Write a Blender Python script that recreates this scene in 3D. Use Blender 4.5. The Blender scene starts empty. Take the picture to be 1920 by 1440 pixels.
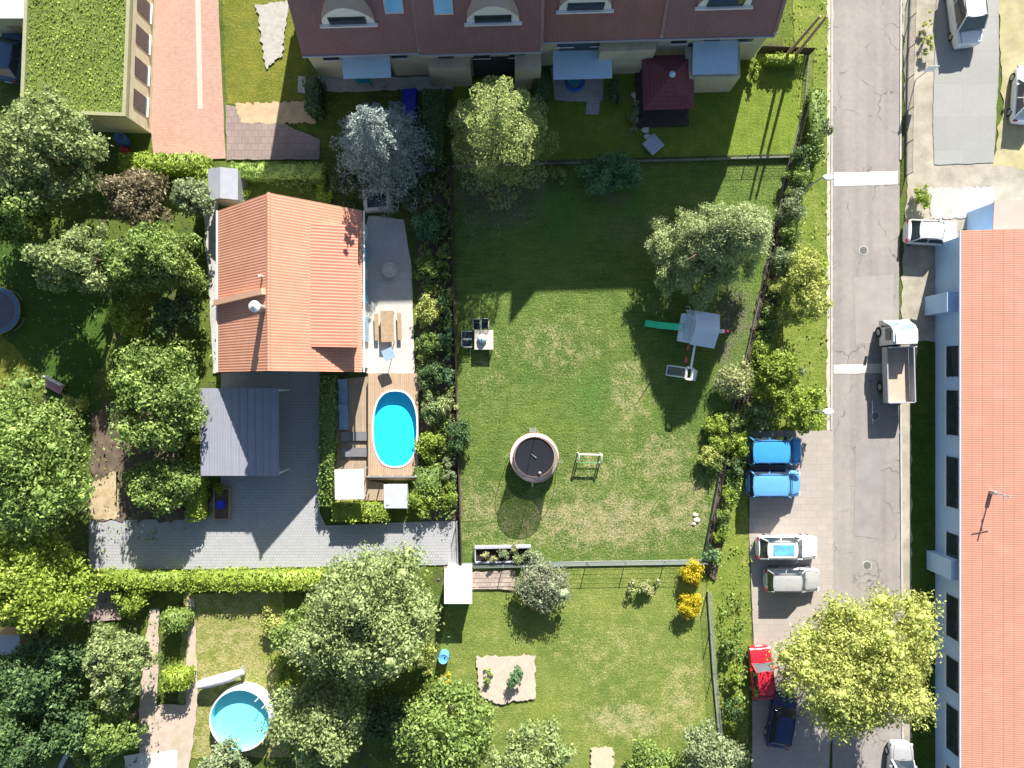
import bpy, bmesh, math, random
import numpy as np
from mathutils import Vector, Matrix

# ------------------------------------------------------------------ camera, sky, sun, exposure
sc = bpy.context.scene
H = 51.2                     # height of the drone above the lawn, metres
K = 25.0                     # photograph pixels per metre on the ground
cam = bpy.data.cameras.new('camera'); cam.lens = 24; cam.sensor_width = 36
cam.clip_start = 0.5; cam.clip_end = 3000
camo = bpy.data.objects.new('camera', cam); camo.location = (0, 0, H)
sc.collection.objects.link(camo); sc.camera = camo

SUN_EL = 29.0; SUN_AZ = 13.8
w = bpy.data.worlds.new('World'); sc.world = w; w.use_nodes = True
nt = w.node_tree; nt.nodes.clear()
sky = nt.nodes.new('ShaderNodeTexSky'); sky.sky_type = 'NISHITA'; sky.sun_disc = False
sky.sun_elevation = math.radians(SUN_EL); sky.sun_rotation = math.radians(SUN_AZ)
bg = nt.nodes.new('ShaderNodeBackground'); bg.inputs[1].default_value = 0.057
wo = nt.nodes.new('ShaderNodeOutputWorld')
nt.links.new(sky.outputs[0], bg.inputs[0]); nt.links.new(bg.outputs[0], wo.inputs[0])
sl = bpy.data.lights.new('sun', 'SUN'); sl.energy = 5.0; sl.angle = math.radians(0.5); sl.color = (1, .95, .86)
so = bpy.data.objects.new('sun', sl); sc.collection.objects.link(so)
_el, _az = math.radians(SUN_EL), math.radians(SUN_AZ)
so.rotation_euler = Vector((math.sin(_az)*math.cos(_el), math.cos(_az)*math.cos(_el), math.sin(_el))).to_track_quat('Z', 'Y').to_euler()
sc.view_settings.view_transform = 'Standard'; sc.view_settings.look = 'None'
sc.view_settings.gamma = 1; sc.view_settings.exposure = 1.35
sc.cycles.max_bounces = 6; sc.cycles.transparent_max_bounces = 12
sc.cycles.diffuse_bounces = 3; sc.cycles.glossy_bounces = 2

col = sc.collection
RNG = np.random.default_rng(7)
random.seed(5)

def P(px, py, h=0.0):
    "world point of a photograph pixel for something h metres up"
    s = (1 - h/H)/K
    return Vector(((px-960)*s, (720-py)*s, h))

# ------------------------------------------------------------------ materials
MATS = {}
def newmat(name):
    m = bpy.data.materials.new(name); m.use_nodes = True
    m.node_tree.nodes.clear(); return m
def N(t, typ, **kw):
    n = t.nodes.new(typ)
    for k, v in kw.items(): setattr(n, k, v)
    return n
def noise(t, scale, detail=3, rough=.55, vec=None, stretch=None):
    if vec is None:
        tc = N(t, 'ShaderNodeTexCoord'); vec = tc.outputs['Object']
    if stretch:
        mp = N(t, 'ShaderNodeMapping'); mp.inputs['Scale'].default_value = stretch
        t.links.new(vec, mp.inputs[0]); vec = mp.outputs[0]
    n = N(t, 'ShaderNodeTexNoise'); n.inputs['Scale'].default_value = scale
    n.inputs['Detail'].default_value = detail; n.inputs['Roughness'].default_value = rough
    t.links.new(vec, n.inputs['Vector']); return n.outputs[0]
def ramp(t, fac, lo, hi, c0, c1):
    r = N(t, 'ShaderNodeValToRGB'); e = r.color_ramp.elements
    e[0].position = lo; e[1].position = hi
    e[0].color = (*c0, 1) if len(c0) == 3 else c0; e[1].color = (*c1, 1) if len(c1) == 3 else c1
    t.links.new(fac, r.inputs[0]); return r.outputs[0]
def mixc(t, fac, a, b, mode='MIX'):
    m = N(t, 'ShaderNodeMix', data_type='RGBA', blend_type=mode)
    if isinstance(fac, float): m.inputs[0].default_value = fac
    else: t.links.new(fac, m.inputs[0])
    for s, x in ((m.inputs[6], a), (m.inputs[7], b)):
        if isinstance(x, tuple): s.default_value = (*x, 1)
        else: t.links.new(x, s)
    return m.outputs[2]
def math_(t, op, a, b=None, clamp=False):
    m = N(t, 'ShaderNodeMath', operation=op); m.use_clamp = clamp
    for i, x in enumerate((a, b)):
        if x is None: continue
        if isinstance(x, (int, float)): m.inputs[i].default_value = x
        else: t.links.new(x, m.inputs[i])
    return m.outputs[0]
def finish(m, colr, rough=.8, bump=None, bstr=.3, bdist=.05, metal=0, spec=.3, normal=None):
    t = m.node_tree
    b = N(t, 'ShaderNodeBsdfPrincipled'); o = N(t, 'ShaderNodeOutputMaterial')
    if isinstance(colr, tuple): b.inputs['Base Color'].default_value = (*colr, 1)
    else: t.links.new(colr, b.inputs['Base Color'])
    b.inputs['Roughness'].default_value = rough; b.inputs['Metallic'].default_value = metal
    b.inputs['Specular IOR Level'].default_value = spec
    if bump is not None:
        bn = N(t, 'ShaderNodeBump'); bn.inputs['Strength'].default_value = bstr
        bn.inputs['Distance'].default_value = bdist
        t.links.new(bump, bn.inputs['Height']); t.links.new(bn.outputs[0], b.inputs['Normal'])
    t.links.new(b.outputs[0], o.inputs[0]); return m
def mul(c, k): return tuple(min(1, x*k) for x in c)

def plain(name, c, rough=.6, var=.12, scale=4, metal=0, spec=.4, dirt=None, bstr=.1, fine=40):
    if name in MATS: return MATS[name]
    m = newmat(name); t = m.node_tree
    n1 = noise(t, scale, 4); n2 = noise(t, fine, 2)
    f = math_(t, 'ADD', math_(t, 'MULTIPLY', n1, .7), math_(t, 'MULTIPLY', n2, .3))
    c1 = ramp(t, f, .32, .68, mul(c, 1-var), mul(c, 1+var))
    if dirt:
        n3 = noise(t, scale*.35, 5, .7)
        c1 = mixc(t, math_(t, 'MULTIPLY', ramp(t, n3, .5, .72, (0, 0, 0), (1, 1, 1)), .6), c1, dirt)
    MATS[name] = finish(m, c1, rough, n2, bstr, .02, metal, spec); return MATS[name]

def leafmat(name, c, c2=None, trans=.36):
    "foliage: each leaf its own tone, clumps of two tones"
    if name in MATS: return MATS[name]
    m = newmat(name); t = m.node_tree
    c2 = c2 or mul(c, .6)
    g = N(t, 'ShaderNodeNewGeometry')
    n1 = noise(t, .9, 3)
    f = math_(t, 'ADD', math_(t, 'MULTIPLY', n1, .9), math_(t, 'MULTIPLY', g.outputs['Random Per Island'], .55))
    cc = ramp(t, f, .42, .98, c2, c)
    cc = mixc(t, math_(t, 'GREATER_THAN', g.outputs['Random Per Island'], .93), cc, mul(c, 1.5))
    d = N(t, 'ShaderNodeBsdfPrincipled'); d.inputs['Roughness'].default_value = .55
    d.inputs['Specular IOR Level'].default_value = .35
    tr = N(t, 'ShaderNodeBsdfTranslucent'); mx = N(t, 'ShaderNodeMixShader'); mx.inputs[0].default_value = trans
    o = N(t, 'ShaderNodeOutputMaterial')
    t.links.new(cc, d.inputs['Base Color']); t.links.new(cc, tr.inputs[0])
    t.links.new(d.outputs[0], mx.inputs[1]); t.links.new(tr.outputs[0], mx.inputs[2]); t.links.new(mx.outputs[0], o.inputs[0])
    MATS[name] = m; return m

def grassmat(name, g1, g2, tan, dry=(), drybase=0.0, soil=None, mow=.25, lush=(), lushc=(.03, .14, .03), streak=(.25, 5, 1), bare=(), barec=(.16, .14, .12)):
    "mown or rough grass; dry = [(px, py, rx, ry, strength)] places where it has gone tan"
    m = newmat(name); t = m.node_tree
    tc = N(t, 'ShaderNodeTexCoord'); v = tc.outputs['Object']
    big = noise(t, .16, 4, .6, v); mid = noise(t, 1.1, 4, .6, v); fine = noise(t, 7, 3, .65, v); vf = noise(t, 26, 2, .7, v)
    st = noise(t, 1.6, 3, .6, v, streak)
    f = math_(t, 'ADD', math_(t, 'MULTIPLY', mid, .42), math_(t, 'MULTIPLY', big, .42))
    f = math_(t, 'ADD', f, math_(t, 'MULTIPLY', fine, .32))
    f = math_(t, 'ADD', f, math_(t, 'MULTIPLY', st, mow))
    c0 = ramp(t, f, .46+mow*.45, .72+mow*.6, g1, g2)
    def blobs(lst):
        acc = None
        for (px, py, rx, ry, s) in lst:
            p = P(px, py); mp = N(t, 'ShaderNodeMapping', vector_type='POINT')
            mp.inputs['Location'].default_value = (-p.x*K/rx, -p.y*K/ry, 0); mp.inputs['Scale'].default_value = (K/rx, K/ry, 0)
            t.links.new(v, mp.inputs[0])
            ln = N(t, 'ShaderNodeVectorMath', operation='LENGTH'); t.links.new(mp.outputs[0], ln.inputs[0])
            mr = N(t, 'ShaderNodeMapRange', interpolation_type='SMOOTHSTEP')
            mr.inputs[1].default_value = 1.0; mr.inputs[2].default_value = .1; mr.inputs[3].default_value = 0; mr.inputs[4].default_value = s
            t.links.new(ln.outputs['Value'], mr.inputs[0])
            acc = mr.outputs[0] if acc is None else math_(t, 'MAXIMUM', acc, mr.outputs[0])
        return acc
    # dry grass: many small pale flecks, thicker where it is dry
    fleck = math_(t, 'ADD', math_(t, 'MULTIPLY', fine, .55), math_(t, 'ADD', math_(t, 'MULTIPLY', vf, .35), math_(t, 'MULTIPLY', mid, .5)))
    d = math_(t, 'ADD', fleck, drybase)
    if dry: d = math_(t, 'ADD', d, blobs(dry))
    dm = ramp(t, d, .84, 1.12, (0, 0, 0), (1, 1, 1))
    c1 = mixc(t, dm, c0, tan)
    if lush:
        l = math_(t, 'MULTIPLY', blobs(lush), ramp(t, mid, .35, .6, (0, 0, 0), (1, 1, 1)))
        c1 = mixc(t, l, c1, lushc)
    if bare:
        bb = math_(t, 'MULTIPLY', blobs(bare), ramp(t, math_(t, 'ADD', math_(t, 'MULTIPLY', fine, .5), math_(t, 'MULTIPLY', mid, .5)), .40, .56, (0, 0, 0), (1, 1, 1)))
        c1 = mixc(t, bb, c1, mixc(t, ramp(t, vf, .4, .65, (0, 0, 0), (1, 1, 1)), barec, mul(barec, 1.8)))
    if soil:
        sm = ramp(t, noise(t, .5, 5, .65, v), .56, .66, (0, 0, 0), (1, 1, 1)); c1 = mixc(t, sm, c1, soil)
    c1 = mixc(t, .75, c1, ramp(t, vf, .3, .72, (.45, .45, .45), (1.0, 1.0, 1.0)), 'MULTIPLY')
    c1 = mixc(t, .5, c1, ramp(t, fine, .3, .7, (.62, .62, .62), (1.0, 1.0, 1.0)), 'MULTIPLY')
    hb = math_(t, 'ADD', vf, math_(t, 'MULTIPLY', fine, 1.2))
    return finish(m, c1, .9, hb, .75, .07, 0, .15)

def pavemat(name, c, joint, bw, bh, var=.15, dirt=None, rot=0, bump=.4, rough=.85):
    m = newmat(name); t = m.node_tree
    tc = N(t, 'ShaderNodeTexCoord'); mp = N(t, 'ShaderNodeMapping'); mp.inputs['Rotation'].default_value = (0, 0, rot)
    t.links.new(tc.outputs['Object'], mp.inputs[0])
    b = N(t, 'ShaderNodeTexBrick'); b.inputs['Scale'].default_value = 1
    b.inputs['Brick Width'].default_value = bw; b.inputs['Row Height'].default_value = bh; b.inputs['Mortar Size'].default_value = .012
    b.inputs['Color1'].default_value = (*mul(c, 1-var), 1); b.inputs['Color2'].default_value = (*mul(c, 1+var), 1)
    b.inputs['Mortar'].default_value = (*joint, 1); t.links.new(mp.outputs[0], b.inputs[0])
    n1 = noise(t, .5, 5, .65); n2 = noise(t, 18, 3)
    c1 = mixc(t, .6, b.outputs[0], ramp(t, n2, .3, .7, (.72, .72, .72), (1.0, 1.0, 1.0)), 'MULTIPLY')
    c1 = mixc(t, math_(t, 'MULTIPLY', ramp(t, n1, .42, .72, (0, 0, 0), (1, 1, 1)), .55), c1, dirt or mul(c, .6))
    return finish(m, c1, rough, n2, bump, .02)

def tilemat(name, c, var=.16, ribs=.22, along='X', rough=.6, depth=.03, stain=None):
    "roof covering: waves across the slope plus weathering"
    m = newmat(name); t = m.node_tree
    tc = N(t, 'ShaderNodeTexCoord')
    wv = N(t, 'ShaderNodeTexWave', bands_direction=along); wv.inputs['Scale'].default_value = 1/ribs/6.283*3.1416*2/2
    wv.inputs['Distortion'].default_value = 0; t.links.new(tc.outputs['Object'], wv.inputs[0])
    n1 = noise(t, .7, 5, .65); n2 = noise(t, 9, 4, .6); n3 = noise(t, 34, 2)
    c1 = ramp(t, math_(t, 'ADD', math_(t, 'MULTIPLY', n1, .6), math_(t, 'MULTIPLY', n2, .4)), .35, .65, mul(c, 1-var), mul(c, 1+var))
    c1 = mixc(t, .5, c1, ramp(t, n3, .3, .7, (.7, .7, .7), (1.0, 1.0, 1.0)), 'MULTIPLY')
    c1 = mixc(t, .35, c1, ramp(t, wv.outputs[0], .0, .5, (.45, .45, .45), (1.0, 1.0, 1.0)), 'MULTIPLY')
    if stain: c1 = mixc(t, math_(t, 'MULTIPLY', ramp(t, n1, .52, .75, (0, 0, 0), (1, 1, 1)), .5), c1, stain)
    return finish(m, c1, rough, wv.outputs[0], .6, depth)

def glassmat(name, c=(.02, .03, .04), rough=.06):
    if name in MATS: return MATS[name]
    m = newmat(name); t = m.node_tree
    MATS[name] = finish(m, ramp(t, noise(t, 2, 2), .3, .7, c, mul(c, 1.6)), rough, None, spec=.9); return MATS[name]

def paint(name, c, rough=.25, metal=.0):
    if name in MATS: return MATS[name]
    m = newmat(name); t = m.node_tree
    n = noise(t, 3, 5, .7)
    c1 = ramp(t, n, .35, .75, mul(c, .9), mul(c, 1.04))
    m = finish(m, c1, rough, None, metal=metal, spec=.5)
    for x in t.nodes:
        if x.type == 'BSDF_PRINCIPLED': x.inputs['Coat Weight'].default_value = .5; x.inputs['Coat Roughness'].default_value = .08
    MATS[name] = m; return m

def netmat(name, c, dens):
    m = newmat(name); t = m.node_tree
    a = N(t, 'ShaderNodeBsdfTransparent'); d = N(t, 'ShaderNodeBsdfDiffuse'); d.inputs[0].default_value = (*c, 1)
    mx = N(t, 'ShaderNodeMixShader'); o = N(t, 'ShaderNodeOutputMaterial')
    nn = noise(t, 30, 2); f = ramp(t, nn, .3, .7, (dens*.8,)*3, (dens*1.2,)*3)
    t.links.new(f, mx.inputs[0]); t.links.new(a.outputs[0], mx.inputs[1]); t.links.new(d.outputs[0], mx.inputs[2]); t.links.new(mx.outputs[0], o.inputs[0])
    return m
def watermat(name, tint):
    m = newmat(name); t = m.node_tree
    a = N(t, 'ShaderNodeBsdfTransparent'); a.inputs[0].default_value = (*tint, 1)
    g = N(t, 'ShaderNodeBsdfGlossy'); g.inputs['Roughness'].default_value = .06
    bn = N(t, 'ShaderNodeBump'); bn.inputs['Strength'].default_value = .25; bn.inputs['Distance'].default_value = .04
    t.links.new(noise(t, 3.5, 3), bn.inputs['Height']); t.links.new(bn.outputs[0], g.inputs['Normal'])
    mx = N(t, 'ShaderNodeMixShader'); o = N(t, 'ShaderNodeOutputMaterial')
    mx.inputs[0].default_value = .05; t.links.new(a.outputs[0], mx.inputs[1]); t.links.new(g.outputs[0], mx.inputs[2]); t.links.new(mx.outputs[0], o.inputs[0])
    return m

def roadmat(name):
    m = newmat(name); t = m.node_tree; tc = N(t, 'ShaderNodeTexCoord'); v = tc.outputs['Object']
    a = noise(t, .3, 4, .6, v); b = noise(t, 50, 2, .7, v); tr = noise(t, .9, 3, .6, v, (1, .03, 1)); mot = noise(t, 3, 5, .7, v)
    c = ramp(t, math_(t, 'ADD', math_(t, 'MULTIPLY', a, .35), math_(t, 'ADD', math_(t, 'MULTIPLY', tr, .45), math_(t, 'MULTIPLY', mot, .3))), .42, .68, (.245, .225, .215), (.36, .325, .30))
    vo = N(t, 'ShaderNodeTexVoronoi', feature='DISTANCE_TO_EDGE'); vo.inputs['Scale'].default_value = .32
    w_ = N(t, 'ShaderNodeVectorMath', operation='ADD'); nz = N(t, 'ShaderNodeTexNoise'); nz.inputs['Scale'].default_value = 1.2; t.links.new(v, nz.inputs[0])
    t.links.new(v, w_.inputs[0]); t.links.new(nz.outputs['Color'], w_.inputs[1]); t.links.new(w_.outputs[0], vo.inputs['Vector'])
    cr = math_(t, 'MULTIPLY', ramp(t, vo.outputs['Distance'], .004, .016, (1, 1, 1), (0, 0, 0)), ramp(t, noise(t, .5, 3, .6, v), .45, .6, (0, 0, 0), (.8, .8, .8)))
    c = mixc(t, cr, c, (.10, .09, .085))
    c = mixc(t, math_(t, 'MULTIPLY', ramp(t, noise(t, 1.1, 4, .7, v), .66, .76, (0, 0, 0), (1, 1, 1)), .5), c, (.15, .14, .135))
    c = mixc(t, .5, c, ramp(t, b, .3, .7, (.7, .7, .7), (1.0, 1.0, 1.0)), 'MULTIPLY')
    return finish(m, c, .9, b, .4, .02)

# ------------------------------------------------------------------ mesh building
class MB:
    def __init__(s): s.v = []; s.f = []; s.m = []
    def add(s, vs, fs, mi=0):
        b = len(s.v); s.v += [tuple(x) for x in vs]; s.f += [tuple(i+b for i in f) for f in fs]; s.m += [mi]*len(fs); return s
    def box(s, x0, x1, y0, y1, z0, z1, mi=0):
        return s.add([(x0, y0, z0), (x1, y0, z0), (x1, y1, z0), (x0, y1, z0), (x0, y0, z1), (x1, y0, z1), (x1, y1, z1), (x0, y1, z1)],
                     [(0, 3, 2, 1), (4, 5, 6, 7), (0, 1, 5, 4), (1, 2, 6, 5), (2, 3, 7, 6), (3, 0, 4, 7)], mi)
    def bar(s, a, b, wd, ht, mi=0):
        "box beam from a to b; wd across (horizontal), ht the other way"
        a = Vector(a); b = Vector(b); d = (b-a).normalized()
        side = d.cross(Vector((0, 0, 1)))
        side = Vector((1, 0, 0)) if side.length < 1e-4 else side.normalized()
        up = side.cross(d).normalized(); sx = side*wd/2; u = up*ht/2
        return s.add([a-sx-u, a+sx-u, a+sx+u, a-sx+u, b-sx-u, b+sx-u, b+sx+u, b-sx+u],
                     [(0, 3, 2, 1), (4, 5, 6, 7), (0, 1, 5, 4), (1, 2, 6, 5), (2, 3, 7, 6), (3, 0, 4, 7)], mi)
    def tube(s, pts, rad, n=8, mi=0, cap=True):
        pts = [Vector(p) for p in pts]
        if not hasattr(rad, '__len__'): rad = [rad]*len(pts)
        vs = []
        for i, p in enumerate(pts):
            d = (pts[min(i+1, len(pts)-1)]-pts[max(i-1, 0)]).normalized()
            q = Vector((0, 0, 1)) if abs(d.z) < .9 else Vector((1, 0, 0))
            a = d.cross(q).normalized(); b = d.cross(a).normalized()
            for k in range(n):
                t = 2*math.pi*k/n; vs.append(p+(a*math.cos(t)+b*math.sin(t))*rad[i])
        fs = [(i*n+k, i*n+(k+1) % n, (i+1)*n+(k+1) % n, (i+1)*n+k) for i in range(len(pts)-1) for k in range(n)]
        if cap: fs += [tuple(range(n-1, -1, -1)), tuple((len(pts)-1)*n+k for k in range(n))]
        return s.add(vs, fs, mi)
    def ring(s, c, R, r, n=40, m=6, mi=0, sx=1, sy=1):
        vs = []
        for i in range(n):
            a = 2*math.pi*i/n
            for k in range(m):
                b = 2*math.pi*k/m; rr = R+r*math.cos(b)
                vs.append((c[0]+rr*math.cos(a)*sx, c[1]+rr*math.sin(a)*sy, c[2]+r*math.sin(b)))
        return s.add(vs, [(i*m+k, ((i+1) % n)*m+k, ((i+1) % n)*m+(k+1) % m, i*m+(k+1) % m) for i in range(n) for k in range(m)], mi)
    def lathe(s, c, prof, n=32, mi=0, sx=1, sy=1, close=False):
        vs = [(c[0]+r*math.cos(2*math.pi*k/n)*sx, c[1]+r*math.sin(2*math.pi*k/n)*sy, c[2]+z) for r, z in prof for k in range(n)]
        fs = [(i*n+k, i*n+(k+1) % n, (i+1)*n+(k+1) % n, (i+1)*n+k) for i in range(len(prof)-1) for k in range(n)]
        if close: fs += [tuple((len(prof)-1)*n+k for k in range(n))]
        return s.add(vs, fs, mi)
    def prism(s, poly, z0, z1, mi=0):
        n = len(poly); vs = [(*p[:2], z0) for p in poly]+[(*p[:2], z1) for p in poly]
        return s.add(vs, [tuple(range(n-1, -1, -1)), tuple(range(n, 2*n))]+[(i, (i+1) % n, (i+1) % n+n, i+n) for i in range(n)], mi)
    def slab(s, q, th, mi=0):
        "quad q (4 points) thickened downwards by th"
        q = [Vector(p) for p in q]; n = (q[1]-q[0]).cross(q[2]-q[0]).normalized()
        if n.z < 0: n = -n
        return s.add(q+[p-n*th for p in q], [(0, 1, 2, 3), (7, 6, 5, 4), (0, 4, 5, 1), (1, 5, 6, 2), (2, 6, 7, 3), (3, 7, 4, 0)], mi)
    def tiles(s, e0, e1, r1, r0, rows, step=.035, th=.12, mi=0):
        "sloping roof plane laid in overlapping courses: e0-e1 eave, r0-r1 ridge"
        e0, e1, r0, r1 = map(Vector, (e0, e1, r0, r1)); n = (e1-e0).cross(r0-e0).normalized()
        if n.z < 0: n = -n
        for i in range(rows):
            a = i/rows; b = (i+1)/rows
            s.slab([e0.lerp(r0, a)+n*step, e1.lerp(r1, a)+n*step, e1.lerp(r1, b), e0.lerp(r0, b)], th, mi)
        return s
    def build(s, name, mats, parent=None, world=False, smooth=False):
        me = bpy.data.meshes.new(name); v = s.v
        if parent is not None and world:
            L = parent.location; v = [(a-L.x, b-L.y, c-L.z) for a, b, c in v]
        me.from_pydata(v, [], s.f)
        mats = mats if isinstance(mats, (list, tuple)) else [mats]
        for m in mats: me.materials.append(m)
        me.polygons.foreach_set('material_index', s.m)
        bm = bmesh.new(); bm.from_mesh(me); bmesh.ops.recalc_face_normals(bm, faces=bm.faces); bm.to_mesh(me); bm.free()
        if smooth:
            me.polygons.foreach_set('use_smooth', [True]*len(me.polygons))
            me.set_sharp_from_angle(angle=math.radians(38))
        o = bpy.data.objects.new(name, me); col.objects.link(o)
        if parent is not None: o.parent = parent
        return o

def tag(o, label=None, cat=None, group=None, kind=None):
    if label: o['label'] = label
    if cat: o['category'] = cat
    if group: o['group'] = group
    if kind: o['kind'] = kind
    return o
def thing(name, loc, rz=0, label=None, cat=None, group=None):
    o = bpy.data.objects.new(name, None); o.empty_display_size = .3; o.location = loc; o.rotation_euler = (0, 0, rz)
    col.objects.link(o); return tag(o, label, cat, group)
def copy_tree(o, parent=None):
    c = o.copy(); col.objects.link(c)
    if parent is not None: c.parent = parent
    for ch in list(o.children): copy_tree(ch, c)
    return c

# ---- ground sheets
LEV = [0]
def jit(poly, amp, step=10, seed=0):
    r = np.random.default_rng(abs(seed+int(poly[0][0])+int(poly[0][1])*7)); out = []
    for i, a in enumerate(poly):
        b = poly[(i+1) % len(poly)]; d = math.hypot(b[0]-a[0], b[1]-a[1]); n = max(1, int(d/step))
        for k in range(n):
            f = k/n; j = r.normal(0, amp, 2) if amp else (0, 0)
            out.append((a[0]+(b[0]-a[0])*f+j[0], a[1]+(b[1]-a[1])*f+j[1]))
    return out
def sheet(name, poly, mat, amp=0, z=None, step=10):
    "flat piece of ground from photograph pixels, each 4 mm above the last"
    LEV[0] += 1; z = LEV[0]*.004 if z is None else z
    pts = [P(*p) for p in jit(poly, amp, step)]
    bm = bmesh.new(); vs = [bm.verts.new((p.x, p.y, z)) for p in pts]
    f = bm.faces.new(vs)
    if f.normal.z < 0 or f.calc_area() and (f.normal_update() or f.normal.z < 0): f.normal_flip()
    bmesh.ops.triangulate(bm, faces=[f], ngon_method='EAR_CLIP')
    me = bpy.data.meshes.new(name); bm.to_mesh(me); bm.free(); me.materials.append(mat)
    o = bpy.data.objects.new(name, me); col.objects.link(o); o['kind'] = 'structure'; return o
def rect(x0, y0, x1, y1): return [(x0, y0), (x1, y0), (x1, y1), (x0, y1)]

# ---- foliage
_CS = None
def cubesphere():
    global _CS
    if _CS is None:
        bm = bmesh.new(); bmesh.ops.create_cube(bm, size=2)
        bmesh.ops.subdivide_edges(bm, edges=bm.edges, cuts=1, use_grid_fill=True)
        bm.verts.ensure_lookup_table()
        v = np.array([x.co.normalized()[:] for x in bm.verts]); f = np.array([[a.index for a in g.verts] for g in bm.faces]); bm.free()
        _CS = (v, f)
    return _CS
def unit(a): return a/np.maximum(np.linalg.norm(a, axis=-1, keepdims=True), 1e-6)
def quadmesh(name, V, F, mat, parent=None):
    me = bpy.data.meshes.new(name); V = np.ascontiguousarray(V, dtype=np.float32); F = np.ascontiguousarray(F, dtype=np.int32)
    me.vertices.add(len(V)); me.vertices.foreach_set('co', V.ravel())
    me.loops.add(F.size); me.loops.foreach_set('vertex_index', F.ravel())
    me.polygons.add(len(F)); me.polygons.foreach_set('loop_start', np.arange(0, F.size, 4, dtype=np.int32))
    me.update(calc_edges=True); me.validate(); me.materials.append(mat)
    o = bpy.data.objects.new(name, me); col.objects.link(o)
    if parent is not None: o.parent = parent
    return o
def leafquads(C, Nn, S, r, asp=.55):
    n = len(C); Nn = unit(Nn); t = unit(np.cross(Nn, r.normal(size=(n, 3)))); b = np.cross(Nn, t); S = S[:, None]
    V = np.stack([C+t*S, C+b*S*asp, C-t*S, C-b*S*asp], 1).reshape(-1, 3)
    return V, np.arange(4*n).reshape(n, 4)
def join(parts):
    V, F, o = [], [], 0
    for v, f in parts: V.append(v); F.append(f+o); o += len(v)
    return np.concatenate(V), np.concatenate(F)
def clumps(C, R, nleaf, ls, r, rnd=.8, flat=.8, core=.62, updown=0.25, spread=.35):
    "leaf shells round clump centres C with radii R"
    K_ = len(C); w = R**2/np.sum(R**2); idx = r.choice(K_, nleaf, p=w)
    d = unit(r.normal(size=(nleaf, 3))+np.array([0, 0, updown])); rad = (1-spread*r.random(nleaf)**1.3)*(1+.12*r.normal(size=nleaf))
    pos = C[idx]+d*(R[idx]*rad)[:, None]*np.array([1, 1, flat])
    parts = [leafquads(pos, d+rnd*r.normal(size=(nleaf, 3)), ls*(.6+.8*r.random(nleaf)), r)]
    if core:
        cv, cf = cubesphere()
        for c, q in zip(C, R):
            parts.append((c+cv*q*core*np.array([1, 1, flat])*(1+.15*r.normal(size=(len(cv), 1))), cf))
    return join(parts)
def crown_broad(r, rx, ry, rz, zc, nc=46, nleaf=5000, ls=.16, lob=.22, cr=.30, zmin=-.55, core=.62):
    d = unit(r.normal(size=(nc*3, 3))); d = d[d[:, 2] > zmin][:nc]
    ph = r.random(4)*6.28; a = np.arctan2(d[:, 1], d[:, 0])
    k = 1+lob*(.6*np.sin(2*a+ph[0])+.5*np.sin(3*a+ph[1])+.5*np.sin(5*a+ph[2]))+.10*r.normal(size=len(d))
    rr = (.5+.38*r.random(len(d))**.6)*k
    C = d*rr[:, None]*np.array([rx, ry, rz])+np.array([0, 0, zc])
    # fill the top of the crown
    m = max(6, nc//4); q = r.normal(size=(m, 3))*.28; C2 = q*np.array([rx, ry, rz*.6])+np.array([0, 0, zc+rz*.45]); C = np.vstack([C, C2])
    R = min(rx, ry)*cr*(.65+.7*r.random(len(C)))
    return clumps(C, R, nleaf, ls, r, core=core)
def trunk_mb(r, h, rad, spread, n=6):
    mb = MB(); x = y = 0; pts = [(0, 0, 0)]; hh = h*.62
    for i in range(1, 5):
        x += r.normal(0, .05*h*.3); y += r.normal(0, .05*h*.3); pts.append((x, y, hh*i/4))
    mb.tube(pts, [rad*1.25, rad, rad*.85, rad*.7, rad*.4], 8)
    for k in range(n):
        a = 6.283*k/n+r.random()*.6; z0 = hh*(.4+.5*r.random()); e = spread*(.5+.3*r.random())
        mb.tube([(x*z0/hh, y*z0/hh, z0), (e*.5*math.cos(a), e*.5*math.sin(a), z0+h*.15), (e*math.cos(a+.2), e*math.sin(a+.2), z0+h*.27)],
                [rad*.45, rad*.28, rad*.08], 6)
    return mb
SEED = [100]
def seed(): SEED[0] += 1; return np.random.default_rng(SEED[0])

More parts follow.
